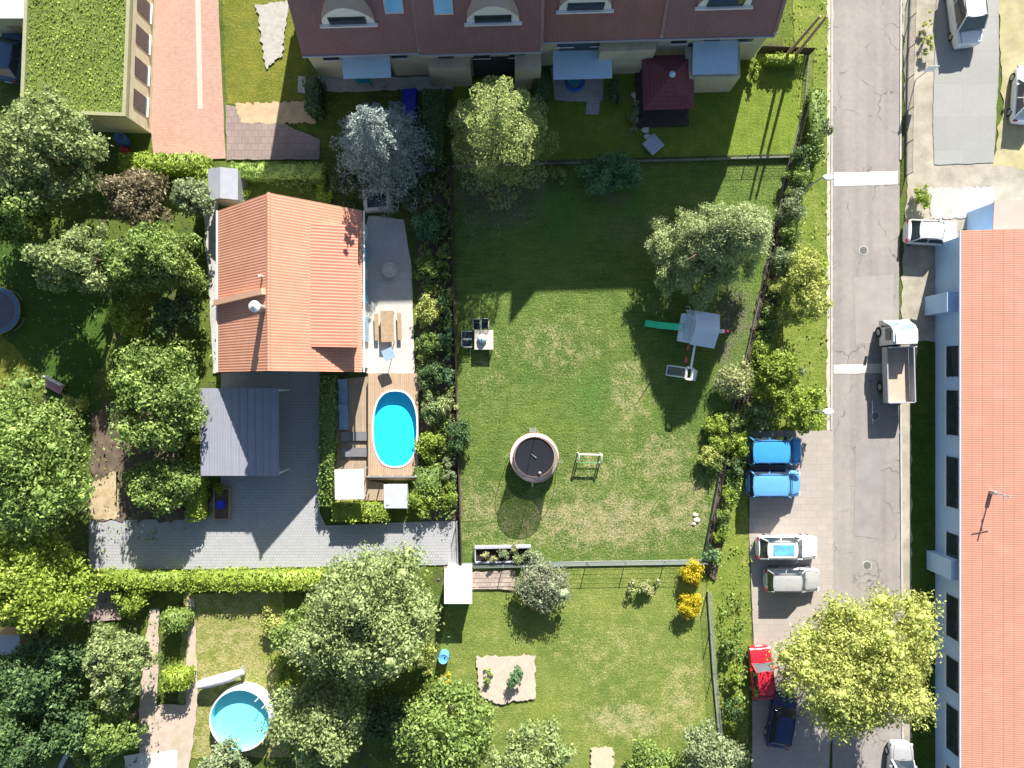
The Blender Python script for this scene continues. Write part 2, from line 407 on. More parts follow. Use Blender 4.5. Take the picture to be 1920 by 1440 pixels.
BARK = None
def tree(name, px, py, rpx, h, mat, label, n=4500, ls=.17, ry=None, nc=46, lob=.22, group=None, cat='tree', zf=.55, cr=.25, rz=None, core=.36):
    "px, py, rpx: crown centre and radius as they stand in the photograph"
    hm = h*zf; p = P(px, py, hm); s = (1-hm/H)/K; r = seed()
    t = thing(name, (p.x, p.y, 0), 0, label, cat, group)
    rx_ = rpx*s*.93; ry_ = (ry or rpx)*s*.93; rz_ = rz or h*.40
    V, F = crown_broad(r, rx_, ry_, rz_, h-rz_*1.0, int(nc*1.25), int(n*1.5) if n < 30000 else n, ls, lob, cr, core=core)
    quadmesh('crown', V, F, mat, t)
    trunk_mb(r, h, .05*h**.8, min(rx_, ry_)).build('trunk', BARK, t, smooth=True)
    return t
def shrub(name, px, py, rpx, h, mat, label, n=1200, ls=.10, ry=None, nc=16, cat='shrub', group=None, lob=.2, rot=0, cr=.36, core=.4, zf=.5):
    hm = h*zf; p = P(px, py, hm); s = (1-hm/H)/K; r = seed()
    t = thing(name, (p.x, p.y, 0), rot, label, cat, group)
    V, F = crown_broad(r, rpx*s, (ry or rpx)*s, h*.5, h*.52, nc, n, ls, lob, cr, zmin=-.8, core=core)
    V[:, 2] = np.maximum(V[:, 2], .01)
    quadmesh('foliage', V, F, mat, t)
    mb = MB()
    for k in range(4):
        a = 1.57*k+r.random(); mb.tube([(0, 0, 0), (.1*rpx*s*math.cos(a), .1*rpx*s*math.sin(a), h*.35), (.5*rpx*s*math.cos(a), .5*rpx*s*math.sin(a), h*.7)], [.03, .022, .01], 5)
    mb.build('stem', BARK, t)
    return t
def hedge(x0, y0, x1, y1, wpx, h, mat, label, dens=70, ls=.09, name='hedge', wob=.12):
    "clipped hedge along a line (pixels of its middle line at the top)"
    a = P(x0, y0, h); b = P(x1, y1, h); L = math.hypot(b.x-a.x, b.y-a.y); W = wpx*(1-h/H)/K; r = seed()
    t = thing(name, ((a.x+b.x)/2, (a.y+b.y)/2, 0), math.atan2(b.y-a.y, b.x-a.x), label, 'hedge')
    area = L*W+2*(L+W)*h; n = int(area*dens)
    u = r.random(n); fc = np.where(u < L*W/area, 0, np.where(u < (L*W+2*L*h)/area, 1, 2))
    sg = np.where(r.random(n) < .5, -1, 1); X = (r.random(n)-.5)*L; Y = (r.random(n)-.5)*W; Z = r.random(n)*h
    nx = np.zeros(n); ny = np.zeros(n); nz = np.zeros(n)
    nz[fc == 0] = 1; Z[fc == 0] = h; ny[fc == 1] = sg[fc == 1]; Y[fc == 1] = sg[fc == 1]*W/2; nx[fc == 2] = sg[fc == 2]; X[fc == 2] = sg[fc == 2]*L/2
    wo_ = wob*(np.sin(X*2.1+r.random()*6)+np.sin(X*5.3+Y*3))*.5+.05*r.normal(size=n)
    C = np.stack([X+nx*wo_, Y+ny*wo_, np.maximum(.02, Z+nz*wo_)], 1)
    parts = [leafquads(C, np.stack([nx, ny, nz], 1)+.75*r.normal(size=(n, 3)), ls*(.6+.8*r.random(n)), r)]
    c = .88; cv = np.array([(sx*L/2-sx*.12, sy*W/2*c, z) for z in (0, h*.93) for sx, sy in ((-1, -1), (1, -1), (1, 1), (-1, 1))])
    parts.append((cv, np.array([[0, 3, 2, 1], [4, 5, 6, 7], [0, 1, 5, 4], [1, 2, 6, 5], [2, 3, 7, 6], [3, 0, 4, 7]])))
    V, F = join(parts); quadmesh('foliage', V, F, mat, t)
    return t
def conifer(name, px, py, rpx, h, mat, label, tiers=13, nb=11, ls=.13, droop=.25, per=70, tipw=.5, bare=.12, bend=1.0, px_is_base=True, n2=0):
    p = P(px, py); R0 = rpx/K; r = seed()
    t = thing(name, (p.x, p.y, 0), 0, label, 'tree'); parts = []
    for i in range(tiers):
        f = i/(tiers-1); z = h*(bare+(1-bare)*f*.97); R = R0*(1-f)**bend*(.92+.16*r.random())+.15
        m = max(4, int(nb*(1-.45*f)))
        for k in range(m):
            a = 6.283*(k+r.random()*.5)/m+i*.7; L = R*(.72+.4*r.random()); q = max(8, int(per*(L/R0+.12)))
            s = r.random(q)**.75; w_ = tipw*L*(.12+.32*np.sin(np.pi*np.minimum(1, s*.85+.1)))
            off = (r.random(q)-.5)*2*w_; zz = z+.10*L*s-droop*L*s*s+.10*r.normal(size=q)*L*.5-np.abs(off)*.2
            C = np.stack([np.cos(a)*L*s-np.sin(a)*off, np.sin(a)*L*s+np.cos(a)*off, zz], 1)
            parts.append(leafquads(C, np.array([0, 0, 1.])+.6*r.normal(size=(q, 3)), ls*(.6+.8*r.random(q)), r, .4))
    V, F = join(parts); V[:, 2] = np.maximum(V[:, 2], .05); quadmesh('crown', V, F, mat, t)
    mb = MB(); mb.tube([(0, 0, 0), (0, 0, h*.5), (0, 0, h*.97)], [.2, .12, .02], 8)
    for i in range(tiers):
        f = i/(tiers-1); z = h*(bare+(1-bare)*f*.97); R = R0*(1-f)**bend
        for k in range(5):
            a = 1.256*k+i*.7; mb.tube([(0, 0, z), (R*.8*math.cos(a), R*.8*math.sin(a), z-.05*R)], [.04, .01], 4)
    mb.build('trunk', BARK, t); return t
def inpoly(x, y, poly):
    c = np.zeros(len(x), bool); n = len(poly); j = n-1
    for i in range(n):
        xi, yi = poly[i]; xj, yj = poly[j]
        k = ((yi > y) != (yj > y)) & (x < (xj-xi)*(y-yi)/((yj-yi) or 1e-9)+xi); c ^= k; j = i
    return c
def cover(name, poly, dens, ls, hgt, mat, clump=.0):
    "uncountable low growth strewn over a piece of ground"
    r = seed(); xs = [p[0] for p in poly]; ys = [p[1] for p in poly]
    A = (max(xs)-min(xs))*(max(ys)-min(ys))/K/K; n = int(A*dens)
    x = r.uniform(min(xs), max(xs), n); y = r.uniform(min(ys), max(ys), n); k = inpoly(x, y, poly)
    if clump:
        q = np.sin(x*.11+np.sin(y*.07)*2)+np.sin(y*.13+np.sin(x*.05)*2)+.8*np.sin(x*.31+y*.27); k &= q > (clump-.5)*2
    x, y = x[k], y[k]; n = len(x); z = .06+hgt*r.random(n)
    C = np.stack([(x-960)/K, (720-y)/K, z], 1)
    V, F = leafquads(C, np.array([0, 0, 1.])+.8*r.normal(size=(n, 3)), ls*(.5+r.random(n)), r)
    V[:, 2] = np.maximum(V[:, 2], .045)
    o = quadmesh(name, V, F, mat); o['kind'] = 'stuff'; return o

# ------------------------------------------------------------------ palette
BARK = plain('bark', (.12, .085, .06), .9, .3, 6, bstr=.5)
GR = dict(
    pale=leafmat('leaf_pale', (.38, .46, .19), (.18, .25, .09)),
    mid=leafmat('leaf_mid', (.30, .41, .11), (.13, .21, .05)),
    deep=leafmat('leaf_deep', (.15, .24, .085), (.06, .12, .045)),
    yell=leafmat('leaf_yellow_green', (.54, .57, .17), (.32, .38, .10)),
    lime=leafmat('leaf_lime', (.38, .48, .08), (.19, .28, .04)),
    grey=leafmat('leaf_grey_green', (.36, .43, .23), (.18, .24, .12)),
    blue=leafmat('needle_blue', (.36, .43, .38), (.18, .23, .24), .12),
    pine=leafmat('needle_pine', (.48, .54, .18), (.22, .30, .10), .35),
    brown=leafmat('leaf_brown', (.32, .27, .17), (.17, .15, .08)),
    gold=leafmat('flower_gold', (.75, .58, .02), (.42, .38, .03)),
    cream=leafmat('flower_cream', (.55, .55, .30), (.24, .30, .10)),
    mauve=leafmat('leaf_mauve', (.34, .41, .25), (.23, .21, .15)),
    bluegreen=leafmat('leaf_blue_green', (.20, .36, .17), (.09, .17, .085)),
    hero=leafmat('leaf_garden_tree', (.54, .62, .32), (.25, .33, .13), .42),
)
SOIL = plain('soil', (.12, .09, .065), .95, .45, 2, bstr=.8, fine=22)
ROADM = roadmat('asphalt')
WHITE = plain('white_paint', (.78, .78, .76), .5, .05, 2)
CREAM = plain('cream_render', (.55, .50, .36), .85, .12, 2, dirt=(.4, .36, .28))
STONEW = plain('pale_stone', (.62, .57, .50), .85, .12, 1.2, dirt=(.42, .38, .33))
CONC = plain('concrete', (.42, .41, .39), .9, .15, 1.5, dirt=(.26, .25, .24), bstr=.4)
SAND = plain('sandy_ground', (.35, .315, .255), .95, .3, .8, dirt=(.22, .22, .15), bstr=.5, fine=14)
METALG = plain('grey_metal', (.42, .43, .45), .4, .1, 5, metal=.4)
DARKM = plain('dark_metal', (.04, .04, .045), .5, .2, 5)
WOOD = plain('timber', (.36, .25, .16), .75, .2, 5, dirt=(.22, .17, .12))
DARKW = plain('dark_timber', (.06, .045, .04), .8, .3, 4)
BLUEGW = plain('painted_play_timber', (.36, .42, .50), .6, .12, 6)
GLASS = glassmat('dark_glass')
GLASSB = glassmat('sky_glass', (.10, .30, .42), .1)
TYRE = plain('tyre_rubber', (.025, .025, .025), .85, .2, 8)

# ------------------------------------------------------------------ the setting
ground_m = grassmat('rough_grass', (.08, .14, .03), (.22, .28, .05), (.38, .34, .18), drybase=.0, soil=(.13, .11, .07))
sheet('ground', [(-8000, -8000), (10000, -8000), (10000, 9500), (-8000, 9500)], ground_m, z=0, step=1e9)
garden_m = grassmat('garden_lawn_grass', (.10, .185, .04), (.255, .345, .08), (.54, .47, .26),
    dry=[(1130, 975, 320, 110, .24), (1240, 860, 130, 90, .20), (1290, 950, 120, 130, .20), (900, 960, 100, 120, .18), (1000, 1000, 200, 80, .17),
         (1040, 650, 190, 110, .15), (1180, 740, 80, 130, .18), (1120, 880, 190, 90, .15), (900, 330, 170, 150, .12), (920, 700, 90, 160, .1)], drybase=.015,
    lush=[(1050, 400, 55, 90, .9), (1110, 740, 60, 70, .5), (990, 700, 30, 40, .3), (1190, 380, 30, 80, .6)], lushc=(.05, .24, .05), mow=.5,
    bare=[(940, 370, 110, 80, 1.2), (900, 350, 60, 90, 1.1), (990, 340, 70, 40, 1.0), (1375, 590, 48, 80, 1.3), (1360, 655, 34, 50, .9), (1150, 372, 50, 22, .7), (1180, 430, 90, 50, .35)], barec=(.17, .145, .125))
sheet('garden_lawn', [(850, 312), (1478, 296), (1316, 1050), (866, 1058)], garden_m)
nlawn_m = grassmat('neighbour_lawn_grass', (.16, .24, .05), (.34, .39, .09), (.54, .49, .24), drybase=.07,
    dry=[(1180, 1350, 150, 60, .16), (1150, 1220, 160, 100, .07), (1280, 1300, 60, 120, .14), (880, 1340, 90, 80, .1)])
sheet('neighbour_lawn', [(862, 1062), (1322, 1056), (1345, 1460), (790, 1460), (835, 1150)], nlawn_m, 1.0)
bright_m = grassmat('bright_lawn_grass', (.15, .24, .03), (.31, .40, .06), (.48, .45, .17), drybase=.0, streak=(5, .25, 1))
sheet('terrace_lawn', [(1030, 150), (1500, 100), (1525, 200), (1482, 290), (850, 306), (850, 150)], bright_m)
olive_m = grassmat('olive_grass', (.16, .20, .03), (.34, .33, .05), (.42, .30, .10), drybase=.05)
sheet('middle_left_lawn', [(416, -40), (545, -40), (590, 210), (560, 230), (425, 195)], olive_m, 1.5)
sheet('far_left_lawn', [(-60, 560), (30, 640), (70, 690), (75, 760), (-60, 790)], olive_m, 2)
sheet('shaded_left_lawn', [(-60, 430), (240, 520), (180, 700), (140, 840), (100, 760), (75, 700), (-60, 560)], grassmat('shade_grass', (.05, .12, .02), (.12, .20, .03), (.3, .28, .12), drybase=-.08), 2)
sheet('pool_lawn', [(345, 1115), (530, 1105), (545, 1420), (330, 1420)], grassmat('dry_pool_grass', (.24, .29, .06), (.42, .42, .12), (.56, .49, .24), drybase=.18), 1.5)
verge_m = grassmat('verge_grass', (.16, .25, .04), (.33, .39, .07), (.50, .45, .22), drybase=.07)
sheet('verge', [(1460, -500), (1562, -500), (1560, 812), (1400, 812), (1408, 1200), (1400, 1460), (1345, 1460), (1325, 1100), (1500, 290)], verge_m, 1.2)
sheet('dirt_strip', [(1690, -40), (1760, -40), (1760, 330), (1745, 330), (1700, 320)], SAND, 2)
sheet('sandy_yard', [(1702, 300), (2100, 290), (2100, 432), (1802, 432), (1790, 540), (1700, 1460), (1682, 1460), (1690, 560)], SAND, 1.5)
sheet('straw_bank', [(1868, -40), (2100, -40), (2100, 330), (1860, 312), (1880, 200)], plain('straw_ground', (.38, .33, .19), .95, .25, 1, dirt=(.3, .3, .1), fine=14), 2)
sheet('wall_foot_grass', [(1722, 640), (1770, 640), (1770, 1460), (1712, 1460), (1706, 760)], grassmat('wall_grass', (.05, .11, .015), (.12, .2, .03), (.3, .28, .1)), 1.5)
# road with its kerbs, bands and patches
sheet('road', [(1562, -900), (1692, -900), (1686, 300), (1684, 700), (1688, 1120), (1694, 2300), (1560, 2300), (1560, 700)], ROADM, .3, step=30)
sheet('road_edge', [(1553, -900), (1562, -900), (1560, 810), (1549, 810)], plain('worn_edge', (.46, .42, .34), .95, .2, 1.2), .8)
sheet('road_patch', [(1600, 520), (1675, 515), (1672, 640), (1604, 646)], plain('asphalt_patch', (.30, .275, .26), .9, .12, 1, dirt=(.24, .22, .21)), .4)
sheet('road_patch', [(1604, 830), (1650, 832), (1648, 1010), (1600, 1004)], plain('asphalt_patch_dark', (.27, .25, .24), .9, .12, 1, dirt=(.22, .2, .19)), .4)
BAND = plain('pale_band_paint', (.62, .57, .52), .8, .08, 3, dirt=(.42, .38, .35))
sheet('road_marking', [(1563, 324), (1682, 321), (1682, 346), (1563, 350)], BAND, .3)
sheet('road_marking', [(1562, 684), (1643, 682), (1683, 682), (1683, 699), (1562, 701)], BAND, .3)
sheet('parking_area', [(1406, 808), (1561, 806), (1561, 1300), (1552, 1460), (1408, 1460), (1412, 1190), (1404, 1000)], pavemat('parking_slabs', (.40, .355, .32), (.3, .27, .24), .8, .5, .05, dirt=(.31, .28, .24)), .5, step=30)
sheet('concrete_apron', [(1757, -40), (1870, -40), (1872, 120), (1862, 305), (1750, 310), (1748, 200)], pavemat('apron_slabs', (.33, .33, .315), (.28, .27, .25), 2.5, 2.5, .05, dirt=(.26, .26, .245)), .5)
sheet('gravel_heap_ground', [(1735, 352), (1862, 350), (1862, 408), (1745, 412)], CONC, 1.6, step=4)
mk = MB()
for a, b in (((1560, -900), (1558, 806)), ((1561, 1460), (1561, 2300)), ((1693, -900), (1687, 300)), ((1688, 760), (1697, 2300))):
    p, q = P(*a), P(*b); mk.bar((p.x, p.y, .05), (q.x, q.y, .05), .14, .12)
tag(mk.build('kerb', CONC), kind='structure')
# paved yard left of the garden
DRIVE = pavemat('driveway_blocks', (.38, .385, .40), (.22, .22, .24), .22, .22, .06, dirt=(.32, .325, .34))
sheet('driveway', [(168, 975), (378, 972), (415, 905), (415, 700), (600, 690), (600, 960), (612, 985), (858, 975), (858, 1058), (168, 1070)], DRIVE, .4, step=25)
sheet('pink_driveway', [(283, -60), (408, -60), (424, 298), (290, 300), (278, 190)], pavemat('pink_blocks', (.50, .30, .235), (.36, .22, .18), .22, .12, .12, dirt=(.42, .28, .23)), .5, step=25)
sheet('driveway_drain', [(366, -60), (376, -60), (381, 205), (372, 205)], plain('pale_drain', (.60, .44, .36), .8), 0)
sheet('shaded_path', [(424, 196), (470, 205), (600, 262), (600, 300), (426, 300)], pavemat('shade_toned_slabs', (.30, .23, .21), (.15, .12, .1), .5, .5, .1), .8)  # same pink paving, its shadow put into a darker slab colour
sheet('sand_bed', [(440, 196), (585, 190), (592, 232), (455, 232)], plain('tan_bed', (.46, .33, .20), .95, .2, 2), 1.6, step=4)
sheet('gravel_path', [(482, 12), (545, 0), (530, 105), (498, 130)], plain('grey_gravel', (.38, .36, .33), .95, .2, 4, bstr=.6), 1.6, step=4)
sheet('patio', [(692, 405), (758, 412), (772, 500), (778, 700), (684, 700), (684, 430)], pavemat('patio_slabs', (.55, .52, .49), (.4, .38, .35), .6, .6, .08, dirt=(.45, .42, .4)), .4)
sheet('row_terrace', [(560, 145), (850, 145), (850, 168), (560, 175)], CONC, 1)
sheet('stone_terrace', [(1032, 128), (1132, 128), (1130, 190), (1125, 192), (1122, 216), (1098, 216), (1100, 192), (1040, 190)], pavemat('terrace_slabs', (.42, .40, .40), (.25, .24, .24), .5, .5, .1), .6)
sheet('lower_left_path', [(160, 1110), (225, 1108), (232, 1160), (160, 1165)], plain('mauve_paving', (.34, .25, .24), .9, .15, 2), 1)
sheet('garden_path', [(282, 1140), (300, 1140), (296, 1320), (350, 1320), (352, 1120), (366, 1120), (372, 1320), (356, 1440), (262, 1440), (262, 1330)], plain('pinkish_paving', (.46, .37, .31), .9, .15, 2, dirt=(.3, .3, .15)), 1)
sheet('sunlit_terrace', [(235, 1415), (335, 1405), (330, 1470), (235, 1470)], STONEW, 1)
sheet('left_soil', [(175, 770), (345, 700), (345, 975), (168, 975)], SOIL, 4)
sheet('tan_track', [(176, 905), (222, 880), (226, 972), (170, 974)], plain('tan_earth', (.42, .33, .20), .95, .3, 2), 1.6, step=4)
sheet('house_border', [(380, 330), (410, 330), (412, 700), (402, 700)], CONC, .5)
sheet('west_border_soil', [(782, 380), (846, 310), (866, 975), (786, 975)], SOIL, 1)
sheet('east_border_soil', [(1482, 300), (1506, 300), (1478, 520), (1440, 640), (1398, 780), (1340, 1090), (1316, 1060), (1420, 560)], SOIL, 1.5)
sheet('path_strip', [(864, 1054), (1322, 1050), (1322, 1056), (864, 1063)], plain('concrete_strip', (.17, .20, .175), .9, .12, 1), .3)
sheet('crazy_paving', [(833, 1060), (882, 1060), (884, 1072), (965, 1068), (968, 1104), (832, 1104)], pavemat('crazy_slabs', (.44, .35, .30), (.25, .2, .17), .35, .28, .2), 1)
sheet('raised_bed_earth', [(892, 1228), (1003, 1228), (1005, 1308), (968, 1312), (938, 1318), (900, 1302)], plain('pale_earth', (.48, .40, .34), .95, .15, 3), 1.6, step=4)
sheet('dirt_patch', [(1110, 1398), (1148, 1398), (1150, 1450), (1105, 1450)], plain('bare_dirt', (.5, .42, .3), .95), 1.6, step=4)
for poly, d, s, hg, m, c in (
    ([(860, 322), (1030, 318), (1000, 420), (930, 470), (862, 460)], 26, .05, .08, GR['grey'], .35),
    ([(1484, 300), (1506, 300), (1478, 520), (1440, 640), (1398, 780), (1345, 1090), (1318, 1060), (1424, 560)], 60, .07, .2, GR['mid'], .3),
    ([(784, 380), (846, 316), (864, 975), (788, 975)], 50, .08, .35, GR['deep'], .3),
    ([(1462, -20), (1556, -20), (1556, 806), (1404, 806), (1500, 290)], 16, .08, .2, GR['lime'], .55),
    ([(1345, 1100), (1410, 900), (1410, 1440), (1350, 1440)], 16, .08, .2, GR['lime'], .5),
    ([(0, 200), (410, 330), (410, 980), (0, 1100)], 8, .10, .4, GR['mid'], .5),
    ([(0, 1080), (330, 1110), (300, 1440), (0, 1440)], 12, .10, .4, GR['deep'], .45),
    ([(500, 1100), (840, 1080), (860, 1300), (960, 1440), (520, 1440)], 12, .10, .4, GR['mid'], .45),
    ([(590, 150), (850, 160), (846, 400), (600, 330)], 12, .09, .3, GR['deep'], .5),
):
    cover('ground_cover', poly, d, s, hg, m, c)
for poly, d, s_, hg, m, c in (
    ([(1484, 292), (1508, 292), (1500, 420), (1480, 520), (1452, 620), (1420, 740), (1400, 840), (1372, 960), (1345, 1060), (1326, 1046), (1368, 840), (1416, 620), (1455, 450)], 260, .075, .9, GR['mid'], .05),
    ([(1484, 292), (1508, 292), (1500, 420), (1480, 520), (1452, 620), (1424, 640), (1455, 450)], 200, .07, 1.2, GR['grey'], .3),
    ([(1424, 700), (1440, 640), (1400, 800), (1385, 900), (1350, 1050), (1330, 1040), (1375, 840)], 200, .07, 1.0, GR['lime'], .35),
    ([(788, 330), (842, 316), (856, 970), (790, 970)], 150, .085, .8, GR['mid'], .35),
    ([(834, 320), (846, 320), (860, 970), (834, 970)], 240, .07, 1.1, GR['mid'], .2),
    ([(864, 322), (990, 316), (1010, 400), (930, 450), (866, 440)], 40, .05, .25, GR['grey'], .3),
    ([(1346, 1110), (1392, 1100), (1402, 1440), (1352, 1440)], 120, .08, .7, GR['mid'], .45)):
    cover('undergrowth', poly, d, s_, hg, m, c)
# lawn blades: a ragged short sward that breaks up the mown surface
r_ = seed(); n_ = 150000; gx = r_.uniform(850, 1478, n_); gy = r_.uniform(300, 1055, n_)
k_ = inpoly(gx, gy, [(852, 316), (1474, 300), (1312, 1046), (868, 1052)]); gx, gy = gx[k_], gy[k_]
C_ = np.stack([(gx-960)/K, (720-gy)/K, .045+.02*r_.random(len(gx))], 1)
V_, F_ = leafquads(C_, np.array([0, 0, .9])+.8*r_.normal(size=(len(gx), 3)), .035*(.6+.9*r_.random(len(gx))), r_, .3)
V_[:, 2] = np.maximum(V_[:, 2], .03)
o_ = quadmesh('grass', V_, F_, leafmat('grass_blades', (.30, .40, .08), (.12, .20, .035)))
o_['kind'] = 'stuff'

# ------------------------------------------------------------------ terraced houses at the top
BRICKT = tilemat('old_brick_tiles', (.33, .17, .16), .14, .24, 'X', stain=(.25, .18, .17))
BRICKT2 = tilemat('fresh_brick_tiles', (.36, .165, .14), .14, .24, 'X', stain=(.26, .17, .16))
RZ = math.radians(1.6)
def row_house(x0, x1, yeave, dorm, skyl, label, mat, extra):
    "x0, x1: party walls in photograph pixels measured at the eave; yeave the eave's pixel row"
    he, hr, dep = 4.5, 12.6, 5.7
    a, b = P(x0, yeave, he), P(x1, yeave, he); Wd = b.x-a.x; slope = (hr-he)/dep
    t = thing('terraced_house', (a.x, a.y-(a.x+10)*0*RZ, 0), RZ, label, 'house', 'terraced houses in a row')
    wl = MB(); wl.box(.02, Wd-.02, .45, dep*2-.45, 0, he+.1)
    wl.add([(.02, .45, he+.1), (.02, dep*2-.45, he+.1), (.02, dep, hr-.4)], [(0, 1, 2)])
    wl.add([(Wd-.02, .45, he+.1), (Wd-.02, dep*2-.45, he+.1), (Wd-.02, dep, hr-.4)], [(0, 1, 2)])
    wall = wl.build('wall', CREAM, t)
    rf = MB(); rf.tiles((0, 0, he), (Wd, 0, he), (Wd, dep, hr), (0, dep, hr), 26, .03, .14)
    rf.tiles((0, dep*2, he), (Wd, dep*2, he), (Wd, dep, hr), (0, dep, hr), 26, .03, .14)
    rf.tube([(0, dep, hr+.05), (Wd, dep, hr+.05)], .14, 8)
    roof = rf.build('roof', mat, t)
    MB().tube([(0, -.08, he-.04), (Wd, -.08, he-.04)], .08, 8).build('gutter', METALG, t)
    MB().box(Wd-.13, Wd+.10, .0, .35, he-.2, he+.3).build('party_wall_cap', CONC, t)
    mb = MB(); mb.slab([(Wd-.12, .02, he+.16), (Wd+.1, .02, he+.16), (Wd+.1, dep, hr+.16), (Wd-.12, dep, hr+.16)], .12); mb.build('verge_strip', plain('dull_pink_verge', (.34, .20, .18), .8), t)
    zs = lambda y: he+slope*y
    if dorm is not None:
        cx = P(dorm, 0, 7).x-a.x; y0 = 1.15; hw = 1.75; zb = zs(y0)-.15
        prof = [(-hw, 0), (-hw*.95, .55)]+[(-hw*.95+hw*1.9*i/10, .55+1.35*math.sin(math.pi*i/10)**.8) for i in range(1, 10)]+[(hw*.95, .55), (hw, 0)]
        f = MB(); n = len(prof); fr = [(cx+x, y0-.02, zb+z+.25) for x, z in prof]; bk = [(cx+x, y0+(z+.5)/slope+.35, zb+z+.3) for x, z in prof]
        f.add(fr, [tuple(range(n))]); f.add(fr+bk, [(i, i+1, n+i+1, n+i) for i in range(n-1)], 1)
        d = f.build('dormer', [WHITE, plain('dormer_copper', (.58, .46, .33), .5, .1, 2)], roof)
        g = MB(); g.box(cx-1.2, cx+1.2, y0-.10, y0-.03, zb+.38, zb+1.15); g.build('dormer_window', GLASS, roof)
        g = MB(); g.box(cx-1.9, cx+1.9, y0-.22, y0-.03, zb+.18, zb+.33); g.build('dormer_sill', WHITE, roof)
    for s_ in skyl:
        cx = P(s_, 0, 7).x-a.x; ya, yb = 1.45, 2.75
        g = MB(); g.slab([(cx-.62, ya, zs(ya)+.16), (cx+.62, ya, zs(ya)+.16), (cx+.62, yb, zs(yb)+.16), (cx-.62, yb, zs(yb)+.16)], .1); k = g.build('skylight', METALG, roof)
        g = MB(); g.slab([(cx-.52, ya+.06, zs(ya+.06)+.19), (cx+.52, ya+.06, zs(ya+.06)+.19), (cx+.52, yb-.06, zs(yb-.06)+.19), (cx-.52, yb-.06, zs(yb-.06)+.19)], .02); g.build('skylight_pane', SKYG, roof)
    for i in range(3):
        cx = Wd*(.2+.3*i); g = MB(); g.box(cx-.55, cx+.55, .38, .44, 2.95, 4.0); k = g.build('window', GLASS, t)
        g = MB(); g.box(cx-.65, cx+.65, .33, .41, 2.83, 2.93); g.build('sill', WHITE, k)
    for e in extra: e(t, a, Wd)
    return t
SKYG = None
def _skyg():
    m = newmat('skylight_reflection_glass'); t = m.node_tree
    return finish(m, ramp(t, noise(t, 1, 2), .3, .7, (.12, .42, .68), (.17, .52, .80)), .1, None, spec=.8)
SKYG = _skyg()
PALEBL = plain('pale_blue_canopy', (.45, .62, .78), .4, .06, 2)
def opening(x0, x1, z0, z1, name='patio_door'):
    def f(t, a, W): MB().box(x0*W, x1*W, .34, .43, z0, z1).build(name, GLASS, t)
    return f
def awning(x0, x1, out, z0, z1, mat=None):
    def f(t, a, W):
        mb = MB(); mb.slab([(x0*W, -out, z0), (x1*W, -out, z0), (x1*W, .4, z1), (x0*W, .4, z1)], .07)
        for x in (x0*W+.05, x1*W-.05): mb.bar((x, .4, z0-.3), (x, -out+.05, z0-.1), .05, .05)
        mb.build('awning', mat or PALEBL, t)
    return f
def wing(x0, x1, out, h):
    def f(t, a, W):
        MB().box(x0*W, x1*W, -out, .44, 0, h).build('wing_wall', CREAM, t)
    return f
row_house(567, 787, 104, 650, [740], 'leftmost terraced house, pale awning over its terrace', BRICKT, [awning(.30, .72, 1.0, 3.0, 3.4), opening(.32, .7, .1, 2.6)])
row_house(787, 1016, 102, 925, [833], 'second terraced house from the left, pine standing before it', BRICKT, [opening(.42, .78, .1, 3.0), wing(.78, 1.0, .7, 3.2), wing(.05, .40, .3, 3.0)])
row_house(1018, 1240, 78, 1100, [1187], 'third terraced house, long pale blue awning above a slabbed terrace', BRICKT2, [opening(.16, .5, 1.2, 3.9), awning(.10, .62, 1.6, 2.2, 2.4), wing(.5, .98, .35, 3.6)])
row_house(1240, 1452, 72, 1365, [1280], 'rightmost terraced house with square glass canopy at its corner', BRICKT, [opening(.30, .75, .1, 2.8), wing(.28, .78, 1.9, 2.5), awning(.33, .74, 1.75, 2.72, 3.15)])
# unseen turret added behind the ridge, roof shaped for the pointed lawn shadow
t = thing('shadow_turret', (P(1112, -32).x, P(1112, -32).y, 0), 0, 'added unseen turret with pointed roof, there for its lawn shadow', 'turret')
MB().box(-1.1, 1.1, -1.1, 1.1, 0, 11.4).build('wall', CREAM, t)
MB().add([(-1.0, -1.3, 11.3), (2.2, -1.3, 11.3), (2.2, 1.3, 11.3), (-1.0, 1.3, 11.3), (0, 0, 14.7)], [(0, 1, 4), (1, 2, 4), (2, 3, 4), (3, 0, 4), (3, 2, 1, 0)]).build('roof', BRICKT, t)

# ------------------------------------------------------------------ orange-roofed house
OR1 = tilemat('orange_roof_tiles', (.60, .285, .19), .11, .30, 'Y', .6, .02, stain=(.50, .29, .20))
OR2 = tilemat('coral_dormer_tiles', (.62, .255, .175), .07, .34, 'Y', .5, .03)
def G2(x, y, z): return ((x-960)/K, (720-y)/K, z)       # ground-plan pixels to metres
p = G2(574, 560, 0)
t = thing('orange_roofed_house', p, 0, 'detached house with bright orange gabled roof and coral dormer', 'house')
xw, xr, xe, yn, ys, he, hr = 447, 575, 698, 417, 699, 3.5, 7.95
L = lambda x, y, z: tuple(np.array(G2(x, y, z))-np.array(p))
mb = MB(); a, b = L(xw+10, ys-9, 0), L(xe-8, yn+9, 0); mb.box(a[0], b[0], a[1], b[1], 0, he+.1)
mb.add([L(xw+10, ys-9, he+.1), L(xe-8, ys-9, he+.1), L(xr, ys-9, hr-.25)], [(0, 1, 2)])
mb.add([L(xw+10, yn+9, he+.1), L(xe-8, yn+9, he+.1), L(xr, yn+9, hr-.25)], [(0, 1, 2)])
mb.build('wall', plain('white_render', (.68, .67, .64), .85, .06, 2), t)
mb = MB(); mb.tiles(L(xw, ys, he), L(xw, yn, he), L(xr, yn, hr), L(xr, ys, hr), 19, .03, .14)
mb.tiles(L(xe, ys, he), L(xe, yn, he), L(xr, yn, hr), L(xr, ys, hr), 19, .03, .14)
